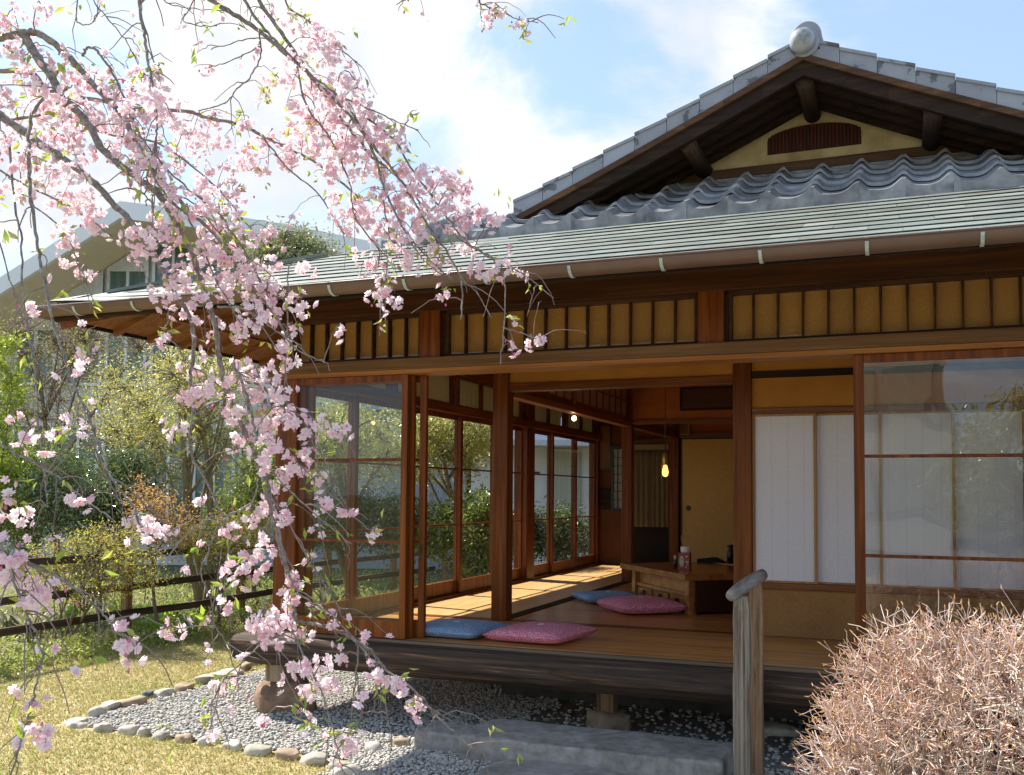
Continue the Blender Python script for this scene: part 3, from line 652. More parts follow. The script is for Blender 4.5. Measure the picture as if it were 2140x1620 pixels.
# roof deck / soffit and rafters
m = MB(); u = .055
def RZ(y): return EZ + (y - EY) * SL
m.add([(EX + .03, EY + .03, EZ - u), (3.3, EY + .03, EZ - u), (3.3, .1, RZ(.1) - u), (EX + 1.375 / HB, .1, RZ(.1) - u)], [(0, 1, 2, 3)])
m.add([(EX + .03, 8.2, EZ - u), (EX + .03, EY + .03, EZ - u), (EX + 1.375 / HB, .1, RZ(.1) - u), (EX + 1.375 / HB, 8.2, RZ(.1) - u)], [(0, 1, 2, 3)])
part(m, 'soffit', SOF)
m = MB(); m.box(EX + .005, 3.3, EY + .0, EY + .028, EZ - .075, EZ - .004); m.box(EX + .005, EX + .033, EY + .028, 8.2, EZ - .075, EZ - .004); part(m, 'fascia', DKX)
for x in np.arange(-4.7, 3.2, .33):
    ye_ = min(.02, EY + (x - EX) * HB - .03); m = MB(); m.bar((x, EY + .03, EZ - u - .012), (x, ye_, RZ(ye_) - u - .012), .036, .024); part(m, 'rafter', DKY)
for y in np.arange(-.75, 6.5, .33):
    m = MB(); a = min(1.2, (y - EY) / HB - .03); m.bar((EX + .03, y, EZ - u - .022), (EX + a, y, EZ + a * SLS - u - .022), .04, .044); part(m, 'rafter', SOF)
m = MB(); m.bar((EX + .04, EY + .04, EZ - u - .03), (EX + 1.3, EY + 1.3 * HB, EZ + 1.3 * SLS - u - .03), .06, .08); part(m, 'hip_rafter', SOF)
m = MB(); m.box(EX + .45, EX + .50, EY + .5, 7, EZ + .1 - u - .045, EZ + .12 - u - .045); part(m, 'soffit_batten', SOF)
# gutters
def gutter(a, b):
    a = np.array(a, float); b = np.array(b, float); d = (b - a) / np.linalg.norm(b - a); s_ = np.cross(d, (0, 0, 1.)); r = .058; V = []
    an = np.linspace(math.pi, 2 * math.pi, 13)
    for c in (a, b):
        for rr in (r, r - .004):
            for t in an: V.append(c + s_ * rr * math.cos(t) + np.array((0, 0, rr * math.sin(t))))
    k = 13; Fq = []
    for i in range(k - 1):
        Fq += [(i, i + 1, 2 * k + i + 1, 2 * k + i), (k + i + 1, k + i, 3 * k + i, 3 * k + i + 1)]
    Fq += [(0, 2 * k, 3 * k, k), (k - 1, 2 * k - 1, 4 * k - 1, 3 * k - 1)]
    m = MB(); m.add(V, Fq); m.add([V[i] for i in range(k)], [tuple(range(k))]); m.add([V[2 * k + i] for i in range(k)], [tuple(range(k - 1, -1, -1))])
    m.tube([a + s_ * r * .99, b + s_ * r * .99], .006, 6); m.tube([a - s_ * r * .99, b - s_ * r * .99], .006, 6)
    return part(m, 'gutter', GUT, smooth=True)
gutter((EX - .06, EY - .045, 2.700), (3.3, EY - .045, 2.672)); gutter((EX - .055, 8.2, 2.69), (EX - .055, EY - .0, 2.70))
for x in list(np.arange(-4.83, 3.2, .468)):
    m = MB(); P = []
    z = 2.700 - (x - EX) * .0033
    for t in np.linspace(-2.9, -.9, 9): P.append((x, EY - .045 + .062 * math.cos(t), z + .062 * math.sin(t)))
    for i in range(8): m.bar(P[i], P[i + 1], .016, .005, up=(0, P[i][1] - EY + .045, P[i][2] - z))
    m.bar((x, EY - .108, z + .004), (x, EY + .01, z + .03), .016, .005); part(m, 'gutter_clip', CLIP)
# tiled skirt roof under the gable
SY, SZ, SS = 0.035, 3.300, 0.505
per = .255
def wave(x):
    q = ((x + 3.05) / per) % 1.0
    a = math.exp(-((q - .0) / .13) ** 2) + math.exp(-((q - 1.0) / .20) ** 2)
    return .046 * a - .012 * math.sin(math.pi * q) ** 2
m = MB(); courses = 6; cl = .205
for k in range(courses):
    y0 = SY + k * cl; y1 = y0 + cl + .03
    xl = -3.06 + (y0 - SY) * 1.0; xs_ = np.arange(xl, 3.35, per / 14)
    z0 = SZ + (y0 - SY) * SS + .030; z1 = SZ + (y1 - SY) * SS
    dx = .012 * math.sin(k * 2.1)
    V = []
    for x in xs_:
        w = wave(x + dx * 0)
        V += [(x, y0, z0 + w), (x, y1, z1 + w), (x, y0, z0 + w - (.021 if k else 0)), ]
    if k == 0:
        for i, x in enumerate(xs_): V[3 * i + 2] = (x, y0 + .004, SZ - .046)
    n = len(xs_)
    # one separate piece per tile so each weathers differently
    tl = np.floor((xs_ + 3.05) / per).astype(int)
    for t in np.unique(tl):
        ids = [i for i in range(n) if tl[i] == t]
        if ids[-1] + 1 < n: ids = ids + [ids[-1] + 1]
        if len(ids) < 2: continue
        W_ = []; jz = rng.uniform(-.003, .003); jy = rng.uniform(-.004, .004)
        for i in ids:
            for q in range(3): W_.append((V[3 * i + q][0], V[3 * i + q][1] + jy, V[3 * i + q][2] + jz))
        K = len(ids)
        Fq = [(3 * i, 3 * i + 3, 3 * i + 4, 3 * i + 1) for i in range(K - 1)] + [(3 * i + 2, 3 * i + 5, 3 * i + 3, 3 * i) for i in range(K - 1)]
        Fq += [(3 * K - 3, 3 * K - 1, 3 * K - 2), (2, 0, 1)]
        m.add(W_, Fq)
part(m, 'skirt_tiles', TILE)
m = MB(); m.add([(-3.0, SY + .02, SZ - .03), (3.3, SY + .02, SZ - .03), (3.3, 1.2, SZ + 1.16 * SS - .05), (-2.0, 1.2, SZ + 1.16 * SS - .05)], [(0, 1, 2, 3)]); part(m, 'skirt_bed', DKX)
# left hip ridge of the tiled part and left main slope
m = MB(); pts = [(-3.12 + t, SY - .05 + t, SZ + .0 + t * SS + .04) for t in np.linspace(0, .30, 6)]
m.tube(pts, .05, 9); m.tube([(p[0], p[1], p[2] - .06) for p in pts], .075, 8); part(m, 'hip_ridge', TILE, smooth=True)
RX, RZt, GS = -.57, 4.385, .433
def main_slope(x0, x1, y0, y1, name):
    mm = MB(); n = 10
    for k in range(n):
        xa = x0 + (x1 - x0) * k / n; xb = x0 + (x1 - x0) * (k + 1) / n
        za = RZt - abs(xa - RX) * GS; zb = RZt - abs(xb - RX) * GS
        mm.hexa([(xa, y0, za - .05), (xb, y0, zb - .05), (xb, y1, zb - .05), (xa, y1, za - .05), (xa, y0, za), (xb, y0, zb + .02), (xb, y1, zb + .02), (xa, y1, za)] if xb < xa else
                [(xb, y0, zb - .05), (xa, y0, za - .05), (xa, y1, za - .05), (xb, y1, zb - .05), (xb, y0, zb + .02), (xa, y0, za), (xa, y1, za), (xb, y1, zb + .02)])
    part(mm, name, TILE)
main_slope(RX, -2.50, .315, 8.0, 'main_roof_slope'); main_slope(RX, 1.36, .315, 8.0, 'main_roof_slope'); main_slope(-2.48, -3.9, .95, 8.0, 'lower_roof_slope'); main_slope(1.34, 3.3, .95, 8.0, 'lower_roof_slope')
# verge tiles: one stepped tile after another up each rake
def verge(side):
    mm = MB(); n = 9; Ltot = 1.96
    for k in range(n):
        t0 = Ltot * k / n + .0015; t1 = Ltot * (k + 1) / n - .0015
        def P(t, dz): return (RX + side * (Ltot - t) * 1.0, RZt - (Ltot - t) * GS + dz - .05 * (Ltot - t) / Ltot * (t / Ltot) * 1.2)
        a0, a1 = P(t0, .046), P(t1, .026); b0, b1 = P(t0, -.072), P(t1, -.072)
        poly = [b0, b1, a1, a0]
        if side > 0: poly = poly[::-1]
        yy = .285 + .002 * (k % 2)
        mm.prism(poly[::-1], 'y', yy, yy + .03)
        c0, c1 = P(t0, .050), P(t1, .030); d0, d1 = P(t0, .030), P(t1, .010)
        poly = [d0, d1, c1, c0]
        if side > 0: poly = poly[::-1]
        mm.prism(poly[::-1], 'y', .275, .62)
    part(mm, 'verge_tiles', VERGE)
verge(-1); verge(1)
# barge boards, soffit, purlins
def rake(side, y0, y1, dz0, dz1, name, mat, L0=-.0, L1=2.0):
    mm = MB(); n = 8; T = np.linspace(L0, L1, n + 1)
    for i in range(n):
        f_ = lambda t: RZt - t * GS - .06 * (t / 1.96) * (1 - t / 1.96)
        xa, xb = RX + side * T[i], RX + side * T[i + 1]
        poly = [(xa, f_(T[i]) + dz0), (xb, f_(T[i + 1]) + dz0), (xb, f_(T[i + 1]) + dz1), (xa, f_(T[i]) + dz1)]
        if side < 0: poly = poly[::-1]
        mm.prism(poly[::-1], 'y', y0, y1)
    part(mm, name, mat)
for s_ in (-1, 1):
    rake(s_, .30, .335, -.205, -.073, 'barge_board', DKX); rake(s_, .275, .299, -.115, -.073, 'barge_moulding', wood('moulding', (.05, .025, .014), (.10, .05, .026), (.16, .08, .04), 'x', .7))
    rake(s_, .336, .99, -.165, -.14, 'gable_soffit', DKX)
    for yy in (.47, .64, .81): rake(s_, yy, yy + .045, -.205, -.166, 'verge_rafter', DKX, .02, 1.95)
for (x, z) in ((RX, 4.165), (-1.31, 3.845), (.18, 3.855)):
    mm = MB(); mm.tube([(x, .34, z), (x, .6, z), (x, 1.0, z)], .058, 14); part(mm, 'purlin', DKY, smooth=True)
# gable wall with arched slatted vent
mm = MB(); mm.prism([(-2.05, 3.585), (.93, 3.585), (RX, 4.235)], 'y', .955, 1.0); part(mm, 'gable_wall', GABLE)
arch = [(-.875, 3.92), (-.255, 3.92), (-.255, 4.015)] + [(-.565 + .31 * math.cos(a), 4.015 + .085 * math.sin(a)) for a in np.linspace(.02, math.pi - .02, 15)] + [(-.875, 4.015)]
mm = MB(); mm.prism(arch[::-1], 'y', .948, .957); vt = part(mm, 'gable_vent', BLACK)
mm = MB()
for k in range(26):
    x = -.862 + k * .0238; h = .085 * math.sqrt(max(0.02, 1 - ((x - -.565) / .31) ** 2))
    mm.tube([(x, .944, 3.922), (x, .944, 4.012 + h)], .0095, 6)
mm.build('vent_slats', wood('vent_wood', (.06, .015, .010), (.10, .028, .016), (.14, .04, .02), 'z', .6), vt)
mm = MB(); mm.box(-1.75, .62, .90, .953, 3.775, 3.838); part(mm, 'gable_base_beam', wood('base_beam', (.06, .03, .018), (.11, .055, .03), (.16, .08, .045), 'x', .7))
mm = MB()
for k in range(13):
    for r in range(2): mm.box(-1.95 + k * .235 + r * .1, -1.95 + k * .235 + .23 + r * .1, .855 - r * .05 + .05, .94, 3.730 - r * .055 + .012, 3.772 - r * .055)
part(mm, 'flashing_tiles', TILE)
mm = MB(); mm.box(-2.1, 1.0, .91, .94, 3.6, 3.77); part(mm, 'flashing_mortar', GABLE)
# ridge end ornament
mm = MB()
out = [(-.128, 0), (-.128, .10)] + [(.0 + .112 * math.cos(a) + .016 * 0, .12 + .115 * math.sin(a)) for a in np.linspace(math.pi, 0, 14)] + [(.128, .06), (.145, 0)]
out = [(RX + .02 + a * .82, 4.318 + b * .89) for a, b in out]
mm.prism(out, 'y', .30, .42); mm.prism([(RX + .02 + (a - RX - .02) * .78, 4.318 + (b - 4.318) * .80) for a, b in out], 'y', .285, .31)
orn = part(mm, 'ridge_end_ornament', VERGE, bevel=.008)
bv, bf = subdiv(*subdiv(*icosa()))
array_obj('ornament_ball', bv * .078 + np.array([RX + .0, .235, 4.372]), bf, noisy('ball_tile', [(.12, .125, .13), (.30, .31, .33), (.42, .43, .45)], 12, .3, 8, .05), orn, smooth=True)
mm = MB(); mm.tube([(RX + .01, .29, 4.375), (RX + .01, .265, 4.375)], .092, 22); mm.build('ornament_collar', VERGE, orn, smooth=False)
mm = MB(); mm.tube([(RX, .42, 4.40), (RX, 8, 4.40)], .07, 10); mm.box(RX - .1, RX + .1, .43, 8, 4.27, 4.37); part(mm, 'roof_ridge', TILE)
mm = MB(); p = ony(787, 511, .6); mm.box(p[0] - .06, p[0] + .04, .6, .68, p[2] - .07, p[2] + .055); mm.cur = 1; mm.box(p[0] + .041, p[0] + .26, .6, .72, p[2] - .08, p[2] + .03); part(mm, 'ridge_end_block', [WHITE, TILE], bevel=.006)

# ------------------------------------------------------------------ things inside
def cushion(name, mat, c, s, rot, h, label, tilt=0):
    n = 26; g = np.linspace(-1, 1, n); X, Y = np.meshgrid(g, g)
    prof = np.sqrt(np.clip((1 - np.abs(X) ** 3.2) * (1 - np.abs(Y) ** 3.2), 0, 1))
    pin = 1 - .055 * (1 - np.minimum(np.abs(X), np.abs(Y)) ** 2)
    ed = np.maximum(np.abs(X), np.abs(Y)); px, py = X * s / 2 * pin, Y * s / 2 * pin
    dim = .10 * np.exp(-(X ** 2 + Y ** 2) / .012)
    zt = h * (.50 + .5 * prof * (1 + .10 * np.sin(X * 3 + rot) * np.cos(Y * 2.4)) - dim); zb = h * .5 * (1 - prof ** .5)
    ca, sa = math.cos(rot), math.sin(rot)
    R = lambda Z: np.stack([px * ca - py * sa + c[0], px * sa + py * ca + c[1], Z + c[2] + tilt * (px * ca - py * sa)], -1).reshape(-1, 3)
    V = np.concatenate([R(zt), R(zb)]); F = []
    for i in range(n - 1):
        for j in range(n - 1):
            a = i * n + j; F += [(a, a + 1, a + n + 1, a + n), (n * n + a, n * n + a + n, n * n + a + n + 1, n * n + a + 1)]
    o = array_obj(name, V, F, mat, smooth=True); m = MB()
    for k in range(6): a = k * 1.05; m.tube([(c[0], c[1], c[2] + h * .88), (c[0] + .012 * math.cos(a), c[1] + .012 * math.sin(a), c[2] + h * .93 + .010), (c[0] + .028 * math.cos(a), c[1] + .028 * math.sin(a), c[2] + h * .93)], .0016, 4)
    m.build('tuft', WHITE, o); return tag(o, label, 'cushion', 'floor cushions')
def fabric(name, base, dots, sc=75):
    m, t, b, o = new_mat(name); v, _ = coords(t, (sc, sc, sc), False)
    vo = nd(t, 'ShaderNodeTexVoronoi', feature='DISTANCE_TO_EDGE', Scale=1.0); t.links.new(v, vo.inputs['Vector'])
    r = ramp(t, vo.outputs['Distance'], [(0.05, dots), (0.12, base)]); t.links.new(r.outputs[0], b.inputs['Base Color']); b.inputs['Roughness'].default_value = .9
    bump(t, b, vo.outputs['Distance'], .15, .002); return m
BLUE = fabric('blue_print', (.10, .23, .45), (.42, .54, .70)); PINK = fabric('pink_print', (.56, .085, .17), (.78, .44, .52))
cushion('floor_cushion', BLUE, (-2.86, .13, DK), .57, -.05, .085, 'blue patterned cushion on the verandah edge by the glass doors')
cushion('floor_cushion', PINK, (-2.24, .115, DK + .004), .57, -.13, .10, 'pink patterned cushion on the verandah edge', .02)
cushion('floor_cushion', BLUE, (-2.50, 2.56, DK), .56, .62, .085, 'blue patterned cushion inside the room beside the low table')
cushion('floor_cushion', PINK, (-2.03, 1.90, DK + .004), .57, .72, .12, 'pink patterned cushion on the room floor before the table drawers')
# low table with drawers
e1 = np.array([-.62, .785, 0]); e2 = np.array([.785, .62, 0]); K0 = np.array([-1.625, 1.86, 0.])
T = thing('low_table', (*(K0 + e1 * .5 + e2 * .35)[:2], DK), 'low brown wooden table with three drawers inside the room', 'table')
def obox(m, a0, a1, b0, b1, z0, z1):
    P = [K0 + e1 * a + e2 * b + np.array([0, 0, z]) for z in (z0, z1) for a, b in ((a0, b0), (a0, b1), (a1, b1), (a1, b0))]; m.hexa(P)
TW = wood('table_wood', (.20, .075, .018), (.32, .135, .036), (.42, .20, .06), 'y', .25, fine=14)
m = MB(); obox(m, -.07, 1.26, -.07, .80, .852, .900); m.build('table_top', TW, T, bevel=.004)
m = MB(); obox(m, 0, 1.14, .045, .70, DK + .02, .85); m.build('table_body', TW, T)
m = MB(); obox(m, -.012, -.002, .06, .68, DK + .02, .84); m.build('dark_side', plain('lacquer_dark', (.035, .012, .007), .35), T)
for a in (0, 1.07): m = MB(); obox(m, a, a + .075, .0, .07, DK, .851); m.build('leg', TW, T, bevel=.004)
for a in (0, 1.07): m = MB(); obox(m, a, a + .075, .66, .73, DK, .851); m.build('leg', TW, T, bevel=.004)
m = MB(); obox(m, .076, 1.069, .018, .044, .715, .738); m.build('drawer_rail', TW, T)
for k in range(3):
    a = .10 + k * .335; m = MB(); obox(m, a, a + .285, .020, .044, DK + .045, .70); dr = m.build('drawer', TW, T, bevel=.003)
    c = K0 + e1 * (a + .142) + e2 * .016 + np.array([0, 0, DK + .095]); q = MB()
    hp = []
    for t in np.linspace(0, 2 * math.pi, 28, endpoint=False):
        hx = 16 * math.sin(t) ** 3; hy = 13 * math.cos(t) - 5 * math.cos(2 * t) - 2 * math.cos(3 * t) - math.cos(4 * t); hp.append((hx * .0019, hy * .0015))
    Vh = [c + e1 * -a_ + np.array([0, 0, b_]) - e2 * .006 for a_, b_ in hp] + [c + e1 * -a_ + np.array([0, 0, b_]) + e2 * .004 for a_, b_ in hp]
    q.add(Vh, [tuple(range(28)), tuple(range(55, 27, -1))] + [(i, 28 + i, 28 + (i + 1) % 28, (i + 1) % 28) for i in range(28)]); q.build('drawer_pull', BRONZE, dr)
# things on the table
def on_table(u, v): p = onz(u, v, .901); return p
p = on_table(1431, 1189)
B_ = thing('chopstick_box', (p[0], p[1], .901), 'red printed box with a white cup and bamboo sticks on the low table', 'box')
m = MB(); m.box(p[0] - .048, p[0] + .048, p[1] - .04, p[1] + .04, .901, 1.04); m.build('box_body', plain('printed_red', (.30, .05, .035), .5), B_)
m = MB(); m.prism([(p[0] - .018 + .020 * math.cos(a), .968 + .048 * math.sin(a)) for a in np.linspace(0, 6.283, 20, endpoint=False)], 'y', p[1] - .0425, p[1] - .0405); em = m.build('printed_oval', plain('pale_green', (.36, .46, .40), .6), B_)
m = MB(); m.prism([(p[0] - .018 + .006 * math.cos(a), .985 + .008 * math.sin(a)) for a in np.linspace(0, 6.283, 10, endpoint=False)], 'y', p[1] - .0435, p[1] - .0427)
m.build('printed_dot', plain('orange_ink', (.6, .12, .05), .6), B_)
m = MB()
for k in range(5): m.box(p[0] + .014 + (k % 2) * .012, p[0] + .026 + (k % 3) * .008, p[1] - .0425, p[1] - .0405, .915 + k * .022, .925 + k * .022)
m.build('printed_marks', plain('cream_ink', (.62, .55, .48), .6), B_)
m = MB(); m.lathe([(.032, 1.04), (.038, 1.05), (.040, 1.09), (.036, 1.09)], (p[0] + .004, p[1], 0), 16); m.build('paper_cup', WHITE, B_)
for k in range(5): m = MB(); a = k * 1.25; m.tube([(p[0] + .012 * math.cos(a), p[1] + .012 * math.sin(a), 1.05), (p[0] + .03 * math.cos(a), p[1] + .03 * math.sin(a), 1.185 + .01 * (k % 3))], .0028, 5); m.build('bamboo_stick', plain('bamboo', (.48, .27, .08), .5), B_)
p = on_table(1411, 1187); B_ = thing('sauce_bottle', (p[0], p[1], .901), 'tiny dark bottle with pale cap beside the red box', 'bottle')
m = MB(); m.lathe([(.016, .901), (.017, .95), (.010, .968), (.009, .975)], (p[0], p[1], 0), 12); m.build('bottle_body', BLACK, B_, smooth=True)
m = MB(); m.lathe([(.011, .975), (.012, .985), (.014, 1.0), (.006, 1.01)], (p[0], p[1], 0), 12); m.build('cap', plain('cream', (.55, .42, .25), .5), B_, smooth=True)
p = on_table(1527, 1178); m = MB(); m.lathe([(.034, .901), (.036, .99), (.034, 1.02), (.022, 1.035), (.022, 1.045), (.030, 1.055), (.030, 1.072), (.01, 1.076)], (p[0], p[1], 0), 18)
tag(m.build('tea_bottle', BLACK, smooth=True), 'tall black flask on the table next to the post', 'bottle')
p = on_table(1480, 1176); m = MB(); c = (p[0] + .02, p[1] + .02)
V = [(c[0] - .12, c[1] - .08, .901), (c[0] + .16, c[1] - .03, .901), (c[0] + .14, c[1] + .09, .901), (c[0] - .1, c[1] + .08, .901), (c[0] - .12, c[1] - .06, .935), (c[0] + .03, c[1] - .02, .955), (c[0] + .05, c[1] + .06, .95), (c[0] - .09, c[1] + .07, .935)]
m.hexa(V); tag(m.build('folded_cloth', plain('black_cloth', (.012, .012, .013), .9), bevel=.008), 'folded black cloth on the far side of the table', 'cloth')
# wall things
PF = thing('wall_plaque', (-1.95, 4.55, 2.45), 'wide dark framed wooden plaque high on the back wall', 'plaque')
m = MB(); m.box(-2.275, -1.60, 4.535, 4.565, 2.452, 2.705); m.build('frame', DKX, PF)
m = MB(); m.box(-2.245, -1.63, 4.530, 4.5355, 2.478, 2.68); m.build('board', wood('plaque_board', (.05, .018, .008), (.085, .03, .012), (.12, .045, .018), 'x', .5), PF)
m = MB(); m.prism([(-2.09 + .045 * math.cos(a), 2.57 + .045 * math.sin(a)) for a in np.linspace(0, 6.283, 20, endpoint=False)], 'y', 4.527, 4.5305); m.build('round_crest', plain('crest', (.03, .012, .006), .5), PF)
SC = thing('hanging_picture', (-3.85, YB - .0, 1.89), 'tall narrow dark framed picture on the corridor end wall', 'picture')
m = MB(); a0, a1, b0, b1, yy = -3.945, -3.765, 1.88, 2.50, YB - .012
m.box(a0, a0 + .02, yy, yy + .03, b0, b1); m.box(a1 - .02, a1, yy, yy + .03, b0, b1); m.box(a0 + .02, a1 - .02, yy, yy + .03, b0, b0 + .02); m.box(a0 + .02, a1 - .02, yy, yy + .03, b1 - .02, b1); m.build('frame', BLACK, SC)
m = MB(); m.box(a0 + .02, a1 - .02, yy + .01, yy + .02, b0 + .02, b1 - .02); m.build('picture', noisy('old_picture', [(.16, .06, .02), (.24, .10, .04)], 9, .8), SC)
CP = thing('small_framed_card', (-2.73, YB - .06, 2.35), 'small gilt framed card with faint writing above the far papered door', 'frame')
m = MB(); a0, a1, b0, b1, yy = -2.79, -2.665, 2.335, 2.53, YB - .09
m.box(a0, a0 + .014, yy, yy + .02, b0, b1); m.box(a1 - .014, a1, yy, yy + .02, b0, b1); m.box(a0 + .014, a1 - .014, yy, yy + .02, b0, b0 + .014); m.box(a0 + .014, a1 - .014, yy, yy + .02, b1 - .014, b1); m.build('frame', plain('gilt', (.42, .24, .06), .4), CP)
m = MB(); m.box(a0 + .013, a1 - .013, yy + .008, yy + .014, b0 + .013, b1 - .013); m.build('card', plain('card', (.30, .16, .07), .8), CP)
m = MB()
for k in range(4):
    for j in range(8):
        if (k * 5 + j * 3) % 7: m.box(a0 + .025 + k * .021, a0 + .034 + k * .021 + (j % 2) * .003, yy + .0065, yy + .008, b0 + .028 + j * .018, b0 + .038 + j * .018)
m.build('ink_marks', plain('ink', (.07, .035, .02), .8), CP)
NR = thing('noren_curtain', (-3.19, YB - .05, 2.21), 'faded brown split linen curtain hanging in the far doorway', 'curtain')
for k, (a, b) in enumerate(((-3.435, -3.192), (-3.186, -2.95))):
    m = MB(); n = 24; V = []
    for j in range(11):
        z = 2.14 - j * .104
        for i in range(n + 1):
            x = a + (b - a) * i / n; V.append((x, YB - .06 + .012 * math.sin(i * .9 + k * 2) * (.3 + j * .09) + .004 * math.sin(i * 2.3), z))
    m.add(V, [(j * (n + 1) + i, j * (n + 1) + i + 1, (j + 1) * (n + 1) + i + 1, (j + 1) * (n + 1) + i) for j in range(10) for i in range(n)])
    o = m.build('cloth_panel', LINEN, NR, smooth=True); so = o.modifiers.new('thick', 'SOLIDIFY'); so.thickness = .003
m = MB(); m.box(-3.435, -2.95, YB - .067, YB - .055, 2.142, 2.215); m.build('header_band', noisy('linen_header', [(.26, .20, .11), (.32, .25, .15)], 50, .95), NR)
PL = thing('pendant_lamp', (-1.94, 2.4, 2.93), 'bare glowing bulb hanging on a long black cord over the low table', 'lamp')
m = MB(); m.tube([(-1.94, 2.4, 2.93), (-1.94, 2.4, 2.3), (-1.94, 2.4, 1.895)], .0042, 6); m.build('cord', BLACK, PL)
m = MB(); m.lathe([(.008, 1.90), (.019, 1.885), (.020, 1.80), (.016, 1.792)][::-1], (-1.945, 2.4, 0), 14); m.build('socket', BRASS, PL, smooth=True)
m = MB(); m.lathe([(.008, 1.69), (.022, 1.70), (.028, 1.73), (.022, 1.76), (.014, 1.79)], (-1.94, 2.4, 0), 16); m.build('bulb', BULB, PL, smooth=True)
m = MB(); m.tube([(-1.968, 2.4, 1.80), (-1.97, 2.4, 1.72), (-1.972, 2.4, 1.65)], .0016, 5); m.build('pull_chain', BRASS, PL)
pts = [(2.68, 'nearest'), (4.11, 'middle'), (5.88, 'farthest')]
first = None
for y, w in pts:
    lab = f'tiny round lit bulb under the corridor lintel, {w} of the three'
    if first is None:
        first = thing('string_bulb', (XI, y, 2.285), lab, 'lamp', 'bulbs along the corridor lintel')
        m = MB(); m.lathe([(.012, -.022), (.012, .0)], (XI, y, 2.285), 10); a_ = m.build('bulb_base', BRASS, first)
        m = MB(); m.lathe([(.006, -.068), (.018, -.060), (.023, -.045), (.018, -.030), (.010, -.022)], (XI, y, 2.285), 12); b_ = m.build('bulb', emit('small_bulb', (1, .72, .38), 6), first, smooth=True); y00 = y
    else:
        r = first.copy(); r.location = (XI, y, 2.285); COL.objects.link(r); r['label'] = lab
        for ch in list(first.children): c = ch.copy(); c.parent = r; COL.objects.link(c)

# ------------------------------------------------------------------ handrail
HR = thing('handrail', (-.80, -.6, 0), 'weathered grey log handrail on two posts beside the step', 'handrail')
def rough_post(name, x, y, w, d, z1, mat, seed):
    r = random.Random(seed); m = MB(); V = []; nz = 16; ring = [(-1, -1), (-.3, -1.12), (.4, -1.1), (1, -.9), (1.05, .2), (.9, 1), (-.2, 1.1), (-1, .95), (-1.06, 0)]; n = len(ring)
    for i in range(nz):
        z = -.05 + (z1 + .05) * i / (nz - 1); k = 1 + .015 * math.sin(i * 1.3 + seed)
        if i == nz - 1: k *= .82
        for j, (a, b) in enumerate(ring): V.append((x + a * w / 2 * k + r.uniform(-.0025, .0025) + .002 * math.sin(i * .7), y + b * d / 2 * k + r.uniform(-.0025, .0025), z))
    m.add(V, [(i * n + j, i * n + (j + 1) % n, (i + 1) * n + (j + 1) % n, (i + 1) * n + j) for i in range(nz - 1) for j in range(n)] + [tuple(range((nz - 1) * n, nz * n))])
    return m.build(name, mat, HR, smooth=False)
rough_post('rail_post', -.802, -.75, .082, .078, 1.005, GREYW, 1); rough_post('rail_post', -.775, -.42, .070, .075, 1.055, GREYB, 4)
m = MB(); m.tube([(-.838, -.865, 1.015), (-.825, -.75, 1.03), (-.80, -.58, 1.052), (-.772, -.40, 1.075), (-.757, -.315, 1.085)], [.030, .034, .036, .035, .033], 12, jit=.05); m.build('rail', GREYR, HR, smooth=True)

#SECTION2
# ------------------------------------------------------------------ fence
FDK = wood('fence_wood', (.040, .026, .018), (.075, .05, .036), (.14, .10, .075), 'y', rough=.8)
FN = thing('wooden_fence', (-7.5, 3.5, 0), 'low dark three rail wooden fence between lawn and garden trees', 'fence')
for z in (.26, .54, .855):
    m = MB(); r = random.Random(int(z * 100)); y = -.2
    P = [(-7.5 + r.uniform(-.012, .012), yy, z + r.uniform(-.012, .012)) for yy in np.arange(-.2, 10.1, 1.03)]
    for a, b in zip(P[:-1], P[1:]): m.bar(a, b, .032, .072)
    m.build('rail', FDK, FN)
for y in (.12, 2.03, 3.92, 5.85, 7.75, 9.6): m = MB(); m.box(-7.60, -7.52, y - .045, y + .045, -.05, .82); m.build('fence_post', GREYB, FN, bevel=.006)

# ------------------------------------------------------------------ foliage tools
def stick_arrays(P0, P1, r0, r1, sag=0.0, n=3, bend=None):
    """many tapered sticks, three rings each"""
    k = len(P0); mid = (P0 + P1) / 2
    if bend is not None: mid = mid + bend
    mid[:, 2] -= sag
    d = P1 - P0; d /= np.linalg.norm(d, axis=1)[:, None] + 1e-9
    ref = np.where(np.abs(d[:, 2:3]) > .9, np.array([[1., 0, 0]]), np.array([[0, 0, 1.]]))
    u = np.cross(d, ref); u /= np.linalg.norm(u, axis=1)[:, None] + 1e-9; w = np.cross(d, u)
    r0 = np.broadcast_to(r0, (k,)); r1 = np.broadcast_to(r1, (k,))
    rings = []
    for c, r in ((P0, r0), (mid, (r0 + r1) / 2), (P1, r1)):
        for j in range(n):
            a = 2 * math.pi * j / n; rings.append(c + (u * math.cos(a) + w * math.sin(a)) * r[:, None])
    V = np.stack(rings, 1).reshape(-1, 3)
    q = np.array([(i * n + j, i * n + (j + 1) % n, (i + 1) * n + (j + 1) % n, (i + 1) * n + j) for i in range(2) for j in range(n)])
    F = (q[None] + (np.arange(k) * 3 * n)[:, None, None]).reshape(-1, 4)
    return V, F
